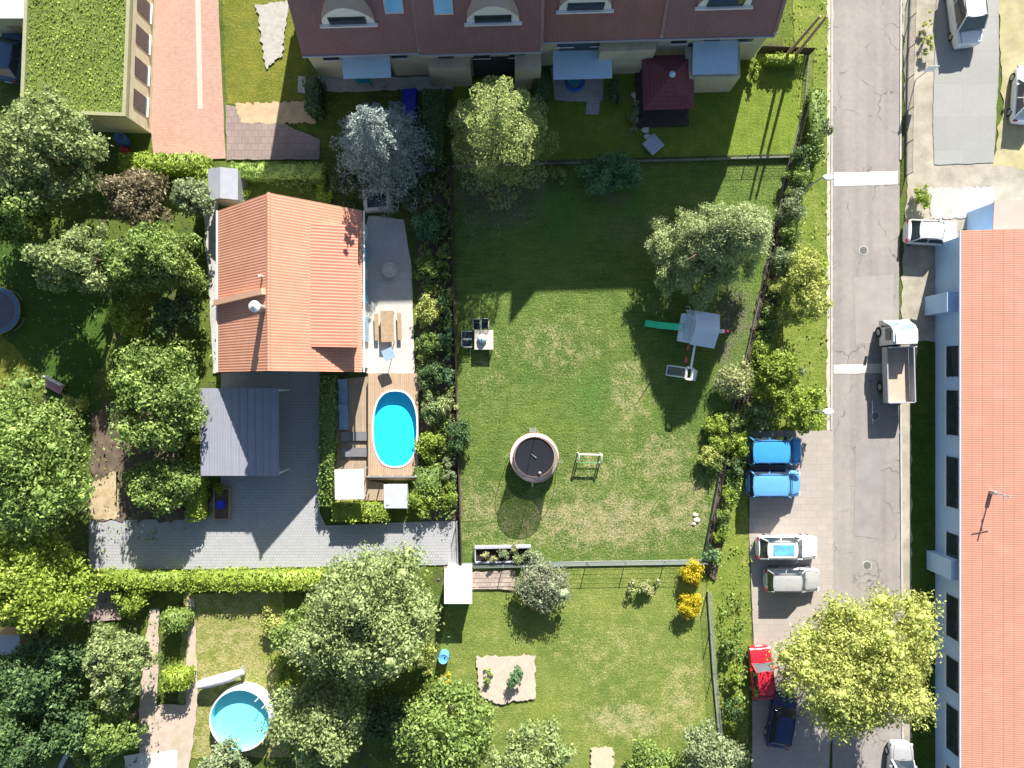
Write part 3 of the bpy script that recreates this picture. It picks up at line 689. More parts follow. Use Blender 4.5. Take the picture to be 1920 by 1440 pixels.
mb.tube([L(xr, ys, hr+.04), L(xr, yn, hr+.04)], .13, 8)
roof = mb.build('roof', OR1, t)
mb = MB(); mb.tiles(L(700, 658, 5.15), L(700, 453, 5.15), L(627, 453, 6.1), L(627, 658, 6.1), 12, .03, .1)
d = mb.build('dormer_roof', OR2, roof)
mb = MB(); q0, q1 = L(692, 654, 0), L(696, 457, 0)
mb.add([L(692, 654, 3.6), L(692, 654, 5.2), L(630, 654, 6.0)], [(0, 1, 2)]); mb.add([L(692, 457, 3.6), L(692, 457, 5.2), L(630, 457, 6.0)], [(0, 1, 2)])
mb.box(q0[0]-.1, q0[0], q0[1], q1[1], 3.6, 5.15)
mb.build('dormer_wall', WHITE, roof)
mb = MB()
for i in range(4):
    yy = q0[1]+.5+i*1.95; mb = MB(); mb.box(q0[0]+.01, q0[0]+.05, yy, yy+1.3, 3.95, 4.95); mb.build('window', GLASSB, roof)
MB().bar(L(445, 579, 3.75), L(566, 573, 7.9), .38, .3).build('firewall', plain('pale_orange_cap', (.68, .40, .26), .7), roof)
mb = MB(); c = L(562, 600, 0); mb.tube([(c[0], c[1], 7.1), (c[0], c[1], 8.9)], .26, 12); ch = mb.build('chimney', METALG, roof, smooth=True)
MB().lathe((c[0], c[1], 8.95), [(.36, 0), (.36, .08), (.02, .3)], 14).build('cowl', WHITE, roof)
mb = MB(); c = L(560, 548, 0); mb.tube([(c[0], c[1], 7.2), (c[0], c[1], 7.95)], .08, 8); mb.build('vent', WHITE, roof)
MB().tube([L(xe+3, ys, he-.05), L(xe+3, yn, he-.05)], .07, 6).build('gutter', WHITE, t)
MB().tube([L(xw-3, ys, he-.05), L(xw-3, yn, he-.05)], .07, 6).build('gutter', WHITE, t)
for i in range(3):
    yy = L(0, 480+i*70, 0)[1]; MB().box(L(xe-7.5, 0, 0)[0], L(xe-5, 0, 0)[0], yy-.9, yy+.9, .3, 2.3).build('patio_door', GLASSB, t)
for i, x in enumerate((490, 540, 620)):
    c = L(x, ys-8.5, 0); MB().box(c[0]-.55, c[0]+.55, c[1]-.04, c[1]-.003, 1, 2.3).build('window', GLASS, t)
MB().tube([L(xw+5, ys-5, 0), L(xw+5, ys-5, 3.4)], .05, 8).build('downpipe', METALG, t)

# ------------------------------------------------------------------ helpers for small buildings
def shed(name, x0, y0, x1, y1, h, label, cat, roofm, wallm, open_=False, fall=.15, ribs=None, ridge=0):
    "x0..y1: roof rectangle in photograph pixels at height h"
    a, b = P(x0, y1, h), P(x1, y0, h); cx, cy = (a.x+b.x)/2, (a.y+b.y)/2
    t = thing(name, (cx, cy, 0), 0, label, cat); X, Y = (b.x-a.x)/2, (b.y-a.y)/2
    mb = MB()
    if ridge:
        mb.tiles((-X, -Y, h-.1), (-X, Y, h-.1), (0, Y, h+ridge), (0, -Y, h+ridge), 5, .015, .05)
        mb.tiles((X, -Y, h-.1), (X, Y, h-.1), (0, Y, h+ridge), (0, -Y, h+ridge), 5, .015, .05)
    else: mb.slab([(-X, -Y, h), (X, -Y, h), (X, Y, h+fall), (-X, Y, h+fall)], .09)
    rf = mb.build('roof', roofm, t)
    if ribs:
        mb = MB(); n = int(2*X/ribs)
        for i in range(n+1):
            x = -X+.03+i*(2*X-.06)/n; mb.bar((x, -Y, h+.02), (x, Y, h+fall+.02), .05, .05)
        mb.build('roof_rib', roofm, rf)
    if open_:
        for sx in (-1, 0, 1):
            for sy in (-1, 1): MB().box(sx*(X-.15)-.06, sx*(X-.15)+.06, sy*(Y-.15)-.06, sy*(Y-.15)+.06, 0, h-.09).build('post', WHITE, t)
    else:
        MB().box(-X+.12, X-.12, -Y+.12, Y-.12, 0, h-.1).build('wall', wallm, t)
        MB().box(-.45, .45, -Y+.07, -Y+.115, 0, min(1.95, h-.25)).build('door', WOOD, t)
    return t
CORR = tilemat('grey_corrugated', (.31, .32, .385), .08, .18, 'X', .45, .03)
carport = shed('carport', 377, 728, 523, 892, 2.7, 'open carport with ribbed grey roof on the blue-grey yard', 'carport', CORR, WHITE, True, ribs=.52)
mb = MB(); mb.box(-2.6, -.9, -2.9, 2.9, 0, 2.3); mb.build('store_wall', CREAM, carport)
shed('garden_shed', 389, 316, 445, 374, 2.3, 'small shed with ridged silvery roof north of the orange-roofed house', 'shed', plain('silver_sheet', (.40, .41, .46), .35, .08, 3, metal=.3), METALG, ridge=.35)
shed('white_shed', 833, 1068, 885, 1132, 2.1, 'small shed with plain white flat roof beside the driveway corner', 'shed', plain('bright_white_roof', (.82, .82, .80), .6, .03, 2), WHITE, fall=-.1)
shed('corner_outbuilding', -60, -60, 58, 34, 3.2, 'flat white-roofed outbuilding at the top left corner', 'outbuilding', plain('bright_white_roof', (.82, .82, .80), .6, .03, 2), CREAM)
shed('filter_shed', 720, 908, 764, 953, 1.3, 'low white pump box south of the oval pool deck', 'pump box', plain('white_lid', (.50, .52, .58), .6, .05, 2), WHITE)
shed('tool_shed', -30, 1190, 40, 1228, 2.0, 'little grey-roofed tool shed at the left edge under trees', 'shed', METALG, WOOD)
# building with a planted roof
SEDUM = grassmat('sedum_roof', (.15, .23, .05), (.30, .36, .09), (.40, .32, .12), drybase=.0, dry=[(185, 60, 60, 110, .2)])
a, b = P(47, 212, 3.6), P(240, -120, 3.6); t = thing('green_roofed_building', ((a.x+b.x)/2, (a.y+b.y)/2, 0), math.radians(-2.2), 'cream building with planted green roof beside the pink driveway', 'building')
X, Y = (b.x-a.x)/2, (b.y-a.y)/2
MB().box(-X, X, -Y, Y, 0, 3.35).build('wall', CREAM, t); rf = MB().box(-X+.16, X-.16, -Y+.16, Y-.16, 3.35, 3.52).build('roof', SEDUM, t)
mb = MB(); mb.box(-X-.1, X+.1, -Y-.1, -Y+.15, 3.36, 3.66); mb.box(-X-.1, X+.1, Y-.15, Y+.1, 3.36, 3.66); mb.box(-X-.1, -X+.15, -Y+.15, Y-.15, 3.36, 3.66); mb.box(X-.15, X+.1, -Y+.15, Y-.15, 3.36, 3.66)
mb.build('roof_edge', plain('olive_edge', (.30, .30, .18), .8), rf)
for k in range(5):
    y = -Y+1.0+k*2.3; w_ = MB().box(X+.002, X+.05, y, y+1.3, .9, 2.6).build('window', GLASS, t); MB().box(X+.002, X+.14, y-.08, y+1.38, .8, .89).build('sill', WHITE, w_)
rr = seed(); n = 5000; C = np.stack([rr.uniform(-X+.2, X-.2, n), rr.uniform(-Y+.2, Y-.2, n), 3.53+.10*rr.random(n)], 1)
V, F = leafquads(C, np.array([0, 0, 1.])+.8*rr.normal(size=(n, 3)), .07*(.5+rr.random(n)), rr); quadmesh('sedum_planting', V, F, GR['lime'], rf)['kind'] = 'stuff'
# gazebo
c = P(1255, 150, 2.6)
t = thing('gazebo', (c.x, c.y, 0), math.radians(2), 'dark red hip-roofed gazebo behind the rightmost terraced house', 'gazebo')
RX, RY = 1.85, 1.95; DR = tilemat('dark_red_shingle', (.20, .06, .07), .12, .22, 'X')
mb = MB(); e = [(-RX, -RY, 2.2), (RX, -RY, 2.2), (RX, RY, 2.2), (-RX, RY, 2.2)]; ap = (0, 0, 3.5)
for i in range(4):
    a, b = Vector(e[i]), Vector(e[(i+1) % 4]); A = Vector(ap)
    for k in range(8):
        f0, f1 = k/8, (k+1)/8; mb.slab([a.lerp(A, f0)+Vector((0, 0, .03)), b.lerp(A, f0)+Vector((0, 0, .03)), b.lerp(A, f1 if k < 7 else .98), a.lerp(A, f1 if k < 7 else .98)], .05)
mb.build('roof', DR, t); MB().lathe((0, 0, 3.45), [(.22, 0), (.22, .12), (.02, .35)], 10).build('finial', PALEBL, t)
for sx in (-1, 1):
    for sy in (-1, 1): MB().box(sx*1.55-.06, sx*1.55+.06, sy*1.65-.06, sy*1.65+.06, 0, 2.25).build('post', DARKW, t)
MB().box(-1.95, 1.95, -2.4, 1.8, .03, .16).build('floor', DARKW, t)
for k, s in enumerate((-1, 1)): MB().bar((s*1.55, -1.65, .9), (s*1.55, 1.65, .9), .05, .08).build('railing', DARKW, t)

# long industrial building on the right
ORB = tilemat('long_orange_sheet', (.55, .265, .19), .06, .24, 'Y', .6, .012, stain=(.50, .28, .21))
a = P(1803, 432, 3.5); p = (a.x, a.y, 0)
t = thing('long_building', p, 0, 'long building with ribbed orange roof and pale blue wall beside the road', 'building')
Lh = 46; Wb = 16
mb = MB(); mb.tiles((0, -Lh, 3.5), (0, 0, 3.5), (Wb/2, 0, 4.6), (Wb/2, -Lh, 4.6), 12, .01, .12); mb.tiles((Wb, -Lh, 3.5), (Wb, 0, 3.5), (Wb/2, 0, 4.6), (Wb/2, -Lh, 4.6), 12, .01, .12)
rf = mb.build('roof', ORB, t)
BW = plain('pale_blue_render', (.42, .60, .84), .8, .06, 1.2, dirt=(.36, .52, .72))
mb = MB(); mb.box(.3, Wb-.3, -Lh+.3, -.3, 0, 3.42); mb.build('wall', BW, t)
MB().tube([(-.07, -Lh, 3.43), (-.07, 0, 3.43)], .08, 8).build('gutter', plain('pale_gutter', (.55, .6, .68), .5), t)
for y, l in ((-8.0, 2.2), (-11.2, 3.2), (-16, 3.6), (-21.5, 3), (-26, 3), (-30.5, 2.2), (-34, 3.2), (-38.5, 3)):
    k = MB().box(.22, .29, y-l, y, 1.5, 3.2).build('window', GLASS, t); MB().box(.17, .27, y-l-.1, y+.1, 1.38, 1.48).build('sill', WHITE, k)
MB().box(-.5, .29, -5.6, -4.2, 0, 2.7).build('porch', BW, t)
MB().box(-.35, .29, -24.6, -23.2, 0, 2.9).build('porch', BW, t)
mb = MB(); c = P(1868, 925, 4.3); x, y = c.x-p[0], c.y-p[1]; mb.tube([(x, y, 3.7), (x, y, 5.6)], .05, 6); mb.bar((x-.5, y, 5.3), (x+.5, y, 5.3), .04, .04); mb.bar((x, y-.4, 5.0), (x, y+.4, 5.0), .04, .04); mb.box(x-.12, x+.12, y-.12, y+.12, 3.6, 4.3); mb.build('antenna', METALG, t)
shed('annex', 1862, 376, 2010, 431, 3.0, 'pinkish flat-roofed annex at the north end of the long building', 'annex', plain('pale_pink_roof', (.62, .42, .37), .8, .06, 1.5), BW)

# ------------------------------------------------------------------ fences and walls
def fence(name, pts, h, label, postm, style, sp=2.5, base=0, cat='fence', mat=None, postr=.035):
    P0 = [P(*q) for q in pts]; t = thing(name, (P0[0].x, P0[0].y, 0), 0, label, cat)
    rel = [Vector((q.x-P0[0].x, q.y-P0[0].y, 0)) for q in P0]
    if base:
        mb = MB()
        for a, b in zip(rel, rel[1:]): mb.bar(a+Vector((0, 0, base/2)), b+Vector((0, 0, base/2)), .09, base)
        mb.build('base_wall', FBASE, t)
    mb = MB()
    for a, b in zip(rel, rel[1:]):
        d = (b-a); n = max(1, int(d.length/sp))
        for i in range(n+1):
            q = a+d*i/n; MB().tube([(q.x, q.y, 0), (q.x, q.y, h+.05)], postr, 6).build('post', postm, t)
        if style == 'mesh':
            for k in range(6): z = base+.05+(h-base-.05)*k/5; mb.tube([a+Vector((0, 0, z)), b+Vector((0, 0, z))], .008 if k < 5 else .015, 4)
            m = int(d.length/.25)
            for i in range(m): q = a+d*i/m; mb.bar((q.x, q.y, base), (q.x, q.y, h), .007, .007)
        elif style == 'board':
            m = int(d.length/.16); nn = Vector((-d.y, d.x, 0)).normalized()*.03
            for i in range(m):
                q = a+d*(i+.05)/m; s_ = a+d*(i+.92)/m; mb.bar(q+Vector((0, 0, (base+h)/2))+nn, s_+Vector((0, 0, (base+h)/2))+nn, .025, h-base)
        elif style == 'low':
            mb.bar(a+Vector((0, 0, h-.06)), b+Vector((0, 0, h-.06)), .14, .12)
    if style: mb.build('mesh_panel' if style == 'mesh' else ('board_panel' if style == 'board' else 'top_rail'), mat or postm, t)
    return t
FBASE = plain('weathered_base', (.24, .245, .235), .9, .25, 2, dirt=(.12, .14, .09))
GALV = plain('green_grey_wire', (.16, .20, .18), .5)
fence('wire_fence', [(866, 1058), (1100, 1053), (1318, 1050)], 1.15, 'wire mesh fence along the bottom of the mown garden lawn', GALV, 'mesh', 2.45, .12)
fence('wire_fence', [(1479, 296), (1447, 450), (1408, 620), (1360, 830), (1318, 1050)], 1.1, 'slanting dark fence between garden lawn and roadside shrubs', DARKW, 'mesh', 2.4, .18)
fence('board_fence', [(843, 318), (851, 560), (858, 800), (866, 1056)], .95, 'dark board fence down the left side of the garden', DARKW, 'board', 2.4)
fence('garden_wall', [(847, 313), (1160, 304), (1479, 296)], .9, 'low concrete wall with wires across the top of the garden', DARKM, 'mesh', 3.0, .3)
fence('wire_fence', [(1326, 1108), (1336, 1260), (1346, 1370)], 1.2, 'grey fence continuing south beside the neighbouring lawn', METALG, 'mesh', 2.4, .2)
fence('timber_rail', [(1420, 100), (1516, 104)], 1.1, 'brown timber rail fence by the rightmost terraced house', DARKW, 'board', 1.6)
fence('plot_fence', [(1516, 104), (1508, 200), (1484, 290)], 1.1, 'thin dark fence on the right side of the bright strip of lawn', DARKW, 'mesh', 2.2, .1)
fence('yard_fence', [(1706, -20), (1700, 150), (1698, 330)], .9, 'dark low fence right of the road at the top', DARKM, 'mesh', 2.2, .2)
fence('driveway_gate', [(858, 975), (860, 1054)], 1.2, 'grey metal driveway gate where the yard meets the garden', METALG, 'mesh', 1.6, cat='gate')
# utility poles and street lamps
t = thing('utility_pole', (*P(1476, 112)[:2], 0), 0, 'tall twin timber utility pole by the top right fence corner', 'pole')
MB().tube([(-.35, 0, 0), (-.22, .05, 6.0)], [.13, .09], 8).build('pole', WOOD, t)
MB().tube([(.35, 0, 0), (.22, .05, 6.0)], [.13, .09], 8).build('pole', WOOD, t)
def lamp(px, py, label):
    t = thing('street_lamp', (*P(px, py)[:2], 0), 0, label, 'street lamp', 'street lamps')
    MB().tube([(0, 0, 0), (0, 0, 3.7), (.08, 0, 3.9), (.3, 0, 3.95)], [.08, .05, .04, .035], 8).build('pole', METALG, t, smooth=True)
    MB().lathe((.4, 0, 3.9), [(.02, .12), (.2, .08), (.24, 0), (.1, -.05), (.01, -.05)], 12, sx=1.7).build('lamp_head', plain('lamp_grey', (.6, .63, .66), .4), t, smooth=True)
lamp(1498, 362, 'street lamp on the verge by the upper pale road band')
lamp(1498, 768, 'street lamp on the verge north of the blue vans')
t = thing('road_sign', (*P(1716, 150)[:2], 0), 0, 'white road sign on a post right of the road near the concrete apron', 'road sign')
MB().tube([(0, 0, 0), (0, 0, 2.4)], .035, 8).build('post', METALG, t); MB().box(-.35, .35, -.06, -.04, 1.5, 2.4).build('sign_plate', WHITE, t)

# ------------------------------------------------------------------ pools
LINER = plain('pool_liner', (.12, .70, .88), .5, .05, 1.5, fine=5)
LINER2 = plain('pale_pool_liner', (.46, .80, .84), .5, .05, 1.5, fine=5)
# deck round the oval pool
dz = .8; a, b = P(690, 892, dz), P(784, 700, dz)
t = thing('pool_deck', ((a.x+b.x)/2, (a.y+b.y)/2, 0), 0, 'raised tan timber deck around the oval swimming pool', 'deck')
X, Y = (b.x-a.x)/2, (b.y-a.y)/2; c = P(741, 804, dz); ox, oy = c.x-(a.x+b.x)/2, c.y-(a.y+b.y)/2; rx, ry = 1.62, 2.80
def superell(i, n=40):
    th = 2*math.pi*i/n; cx_, sy_ = math.cos(th), math.sin(th); return (math.copysign(abs(cx_)**.8, cx_)*rx+ox, math.copysign(abs(sy_)**.8, sy_)*ry+oy)
ell = [superell(i) for i in range(40)]
DECKM = pavemat('deck_boards', (.48, .34, .23), (.2, .14, .1), 3.0, .14, .12, rot=math.pi/2, dirt=(.40, .30, .22))
def ringdeck(outer, inner, z0, z1):
    bm = bmesh.new(); o = [bm.verts.new((*p, z1)) for p in outer]; i = [bm.verts.new((*p, z1)) for p in inner]
    es = [bm.edges.new((o[k], o[(k+1) % len(o)])) for k in range(len(o))]+[bm.edges.new((i[k], i[(k+1) % len(i)])) for k in range(len(i))]
    bmesh.ops.triangle_fill(bm, edges=es, use_beauty=True)
    lo = [bm.verts.new((*p, z0)) for p in outer]
    for k in range(len(o)): bm.faces.new((o[k], o[(k+1) % len(o)], lo[(k+1) % len(o)], lo[k]))
    bmesh.ops.recalc_face_normals(bm, faces=bm.faces); me = bpy.data.meshes.new('deck_boards'); bm.to_mesh(me); bm.free(); return me
me = ringdeck([(-X, -Y), (X, -Y), (X, Y), (-X, Y)], ell, 0, dz); me.materials.append(DECKM)
o = bpy.data.objects.new('deck_boards', me); col.objects.link(o); o.parent = t
MB().box(-X, X, -Y-.35, -Y-.05, 0, .55).build('step', WOOD, t)
for k in range(5):
    x = -X+.1+k*(2*X-.2)/4; MB().box(x-.04, x+.04, -Y-.04, -Y+.04, dz, dz+.5).build('post', METALG, t)
MB().box(-X, X, -Y-.045, -Y+.045, dz+.5, dz+.56).build('rail', METALG, t)
def pool(px, py, rx, ry, z0, z1, label, liner, tint, rimm, sup=1, n=40, rimw=.1):
    c = P(px, py, z1); t = thing('swimming_pool', (c.x, c.y, 0), 0, label, 'pool')
    def e(i, s): 
        th = 2*math.pi*i/n; a_, b_ = math.cos(th), math.sin(th); return (math.copysign(abs(a_)**sup, a_)*(rx+s), math.copysign(abs(b_)**sup, b_)*(ry+s))
    mb = MB(); lo = [(*e(i, 0), z0) for i in range(n)]; hi = [(*e(i, 0), z1) for i in range(n)]
    mb.add(lo+hi, [(i, (i+1) % n, n+(i+1) % n, n+i) for i in range(n)]+[tuple(range(n))]); mb.build('liner', liner, t)
    mb = MB(); A = [(*e(i, -.01), z1+.04) for i in range(n)]; B = [(*e(i, rimw), z1+.04) for i in range(n)]; D = [(*e(i, rimw), 0 if sup == 1 else z1-.05) for i in range(n)]
    mb.add(A+B+D, [(i, (i+1) % n, n+(i+1) % n, n+i) for i in range(n)]+[(n+i, n+(i+1) % n, 2*n+(i+1) % n, 2*n+i) for i in range(n)]); mb.build('rim', rimm, t)
    mb = MB(); mb.add([(*e(i, -.005), z1-.12) for i in range(n)], [tuple(range(n))]); mb.build('water', watermat('pool_water', tint), t)
    return t, e
t, e = pool(741, 804, 1.60, 2.78, .25, .8, 'oval turquoise swimming pool set in the timber deck', LINER, (.45, .95, 1.0), WHITE, .8)
t, e = pool(450, 1350, 2.15, 2.2, .45, 1.15, 'round above-ground pool with pale water on the dry lawn', LINER2, (.65, .97, 1.0), plain('pale_pool_rim', (.62, .68, .74), .5), 1)
mb = MB()
for s in (-.25, .25): mb.tube([(1.6+s, 1.4-s, .0), (1.7+s, 1.5-s, 1.6), (1.5+s, 1.3-s, 1.6)], .03, 6)
for k in range(3): mb.bar((1.45, 1.75, .35+.35*k), (1.95, 1.25, .35+.35*k), .18, .04)
mb.build('ladder', WHITE, t)
# pool cover roll / bench, lounge things on the deck side
def slabthing(name, px, py, wx, wy, z0, h, rz, label, cat, mat, legs=True, leg=None):
    c = P(px, py, h); t = thing(name, (c.x, c.y, 0), rz, label, cat)
    MB().box(-wx/2, wx/2, -wy/2, wy/2, h-z0, h).build('top', mat, t)
    if legs:
        for sx in (-1, 1):
            for sy in (-1, 1): MB().box(sx*(wx/2-.08)-.03, sx*(wx/2-.08)+.03, sy*(wy/2-.08)-.03, sy*(wy/2-.08)+.03, 0, h-z0).build('leg', leg or METALG, t)
    return t
c = P(413, 1274, .9); t = thing('pool_cover_roller', (c.x, c.y, 0), math.radians(16), 'long pale rolled pool cover on a stand above the round pool', 'pool cover')
MB().tube([(-1.7, 0, .8), (-.8, 0, .86), (.8, 0, .86), (1.7, .05, .8)], [.30, .38, .38, .2], 12).build('cover_roll', plain('pale_grey_cloth', (.62, .60, .60), .8), t, smooth=True)
for s in (-1, 1): MB().box(s*1.5-.05, s*1.5+.05, -.3, .3, 0, .5).build('stand', METALG, t)
slabthing('table', 655, 908, 2.1, 2.15, .08, 2.3, .02, 'square pale grey canopy at the south end of the deck', 'canopy', plain('canopy_cloth', (.50, .50, .48), .8, .03, 1), True).name = 'square_canopy'
def lounger(px, py, rz, label, mat, g=None):
    c = P(px, py, .4); t = thing('sun_lounger', (c.x, c.y, 0), rz, label, 'sun lounger', g)
    MB().box(-.33, .33, -.95, .35, .28, .36).build('seat', mat, t)
    MB().slab([(-.33, .36, .36), (.33, .36, .36), (.33, .92, .72), (-.33, .92, .72)], .08).build('backrest', mat, t)
    for sx in (-1, 1):
        for y in (-.8, .3): MB().box(sx*.28-.025, sx*.28+.025, y-.025, y+.025, 0, .28).build('leg', METALG, t)
    return t
CUSH = plain('grey_cushion', (.16, .16, .18), .9); BLUEC = plain('blue_cushion', (.25, .36, .5), .9)
lounger(665, 818, 1.57, 'grey cushioned sun lounger nearer the house on the deck edge', CUSH)
lounger(665, 848, 1.57, 'grey cushioned sun lounger nearer the square canopy', CUSH)
lounger(643, 735, 0, 'blue cushioned lounger just south of the orange house', BLUEC)
lounger(644, 782, 0, 'blue cushioned lounger between hedge and grey loungers', BLUEC)
sheet('lounge_terrace', [(626, 712), (690, 706), (692, 900), (722, 905), (722, 938), (626, 940)], pavemat('terrace_boards', (.42, .32, .23), (.2, .15, .12), 2.4, .16, .12, rot=math.pi/2), .3)
t = slabthing('picnic_table', 726, 612, .95, 2.3, .05, .75, .03, 'long weathered timber table on the sunlit patio', 'table', WOOD, True, WOOD)
for s in (-1, 1): MB().box(s*.85-.15, s*.85+.15, -1.0, 1.0, .4, .45).build('bench_seat', WOOD, t)
t = slabthing('patio_heater', 728, 664, .8, .8, .1, 1.9, .4, 'small blue-grey square parasol at the patio foot', 'parasol', BLUEC, False); t.name = 'patio_parasol'; MB().tube([(0, 0, 0), (0, 0, 1.8)], .03, 6).build('pole', METALG, t)
c = P(730, 506, .5); t = thing('stone_planter', (c.x, c.y, 0), 0, 'round pale stone planter on the shaded patio', 'planter')
MB().lathe((0, 0, 0), [(.35, 0), (.5, .45), (.56, .5), (.46, .5), (.42, .38), (.01, .38)], 16).build('bowl', STONEW, t)
c = P(706, 374, .6); t = thing('water_basin', (c.x, c.y, 0), .1, 'square grey stone-framed basin below the blue spruce', 'basin')
mb = MB()
for x0, x1, y0, y1 in ((-1, 1, .55, .8), (-1, 1, -.8, -.55), (-1, -.72, -.55, .55), (.72, 1, -.55, .55)): mb.box(x0, x1, y0, y1, 0, .6)
mb.build('frame', STONEW, t); MB().box(-.71, .71, -.54, .54, 0, .4).build('water', GLASS, t)
# other yard things
c = P(415, 945, .5); t = thing('timber_planter', (c.x, c.y, 0), 0, 'timber planter box south of the carport', 'planter')
mb = MB(); mb.box(-.6, .6, -1.2, -1.1, 0, .5); mb.box(-.6, .6, 1.1, 1.2, 0, .5); mb.box(-.6, -.52, -1.1, 1.1, 0, .5); mb.box(.52, .6, -1.1, 1.1, 0, .5); mb.build('box', WOOD, t); MB().box(-.51, .51, -1.09, 1.09, 0, .42).build('earth', SOIL, t)
c = P(414, 946, .8); MB_ = MB().lathe((c.x, c.y, .43), [(.22, 0), (.30, .45), (.33, .48), (.27, .48), (.25, .4), (.01, .4)], 14)
tag(MB_.build('plant_pot', plain('cobalt_glaze', (.02, .05, .55), .3)), 'cobalt blue pot standing in the timber planter', 'plant pot')
c = P(767, 195, .6); t = thing('covered_pallet', (c.x, c.y, 0), 0, 'stack wrapped in dark blue tarpaulin right of the blue spruce', 'tarpaulin')
mb = MB(); mb.add([(-.55, -1.25, .03), (.55, -1.25, .03), (.6, 1.25, .03), (-.6, 1.25, .03), (-.5, -1.15, .6), (.48, -1.15, .62), (.5, 1.15, .7), (-.5, 1.1, .62), (0, 0, .78)],
    [(0, 1, 5, 4), (1, 2, 6, 5), (2, 3, 7, 6), (3, 0, 4, 7), (4, 5, 8), (5, 6, 8), (6, 7, 8), (7, 4, 8)]); mb.build('tarpaulin', plain('deep_blue_tarp', (.02, .03, .42), .4), t)
c = P(1225, 270, .35); t = thing('sandbox_lid', (c.x, c.y, 0), math.radians(42), 'pale slatted square lid lying above the garden wall', 'slatted lid')
for k in range(7): MB().box(-.6, .6, -.6+k*.17, -.6+k*.17+.14, .25, .3).build('slat', plain('pale_blue_timber', (.42, .48, .58), .7), t)
MB().box(-.55, .55, -.5, .5, 0, .25).build('box', WOOD, t)
c = P(1078, 152, .3); t = thing('paddling_pool', (c.x, c.y, 0), 0, 'small blue paddling pool on the slabbed terrace', 'paddling pool')
MB().ring((0, 0, .18), .62, .13, 24, 8).build('ring', plain('toy_blue', (.03, .12, .55), .4), t, smooth=True); MB().lathe((0, 0, .12), [(.55, 0), (.01, 0.01)], 20).build('floor', plain('toy_teal', (.03, .35, .4), .3), t)
c = P(680, 145, .7); t = slabthing('garden_table', 680, 145, 1.1, .8, .05, .72, 0, 'teal garden table under the leftmost pale awning', 'table', plain('teal_top', (.02, .28, .34), .5))
slabthing('terrace_bench', 1340, 118, 2.9, .7, .08, .5, 0, 'long grey bench below the glass canopy', 'bench', plain('bench_grey', (.3, .33, .4), .7))
t = slabthing('garden_bench', 100, 722, 1.5, .75, .06, .45, -.5, 'garden bench with pink cushion at the edge of the left lawn', 'bench', plain('pink_cushion', (.5, .25, .28), .8), True, WOOD)
MB().box(-.75, .75, .32, .4, .4, .9).build('backrest', WHITE, t)
def barrel(px, py, label, c_, h=.95, r=.3):
    c = P(px, py, h); t = thing('barrel', (c.x, c.y, 0), 0, label, 'barrel')
    MB().lathe((0, 0, 0), [(r*.9, 0), (r, .3*h), (r*.96, .35*h), (r, .4*h), (r, .7*h), (r*.9, h), (r*.8, h-.03), (.01, h-.04)], 16).build('drum', plain('barrel_'+label.split()[0], c_, .4), t, smooth=True)
    MB().tube([(r*.3, r*.3, h-.05), (r*.3, r*.3, h+.03)], .05, 8).build('bung', DARKM, t)
barrel(118, 1156, 'navy water barrel in the shade left of the paved corner', (.02, .06, .32), r=.42)
barrel(222, 258, 'blue barrel in deep shade beside the pink driveway', (.05, .12, .35), r=.45)
barrel(229, 279, 'red barrel in deep shade just above the yellow hedge', (.4, .03, .05), .7, .25)
barrel(831, 1236, 'light blue barrel west of the neighbouring lawn', (.12, .38, .65), 1.0, .4)
mb = MB(); a, b = P(112, 1440, .4), P(142, 1382, .6); mb.bar((a.x, a.y, .35), (b.x, b.y, .6), .3, .12); tag(mb.build('plank', METALG), 'grey plank leaning in the dark shrubs at bottom left', 'plank')
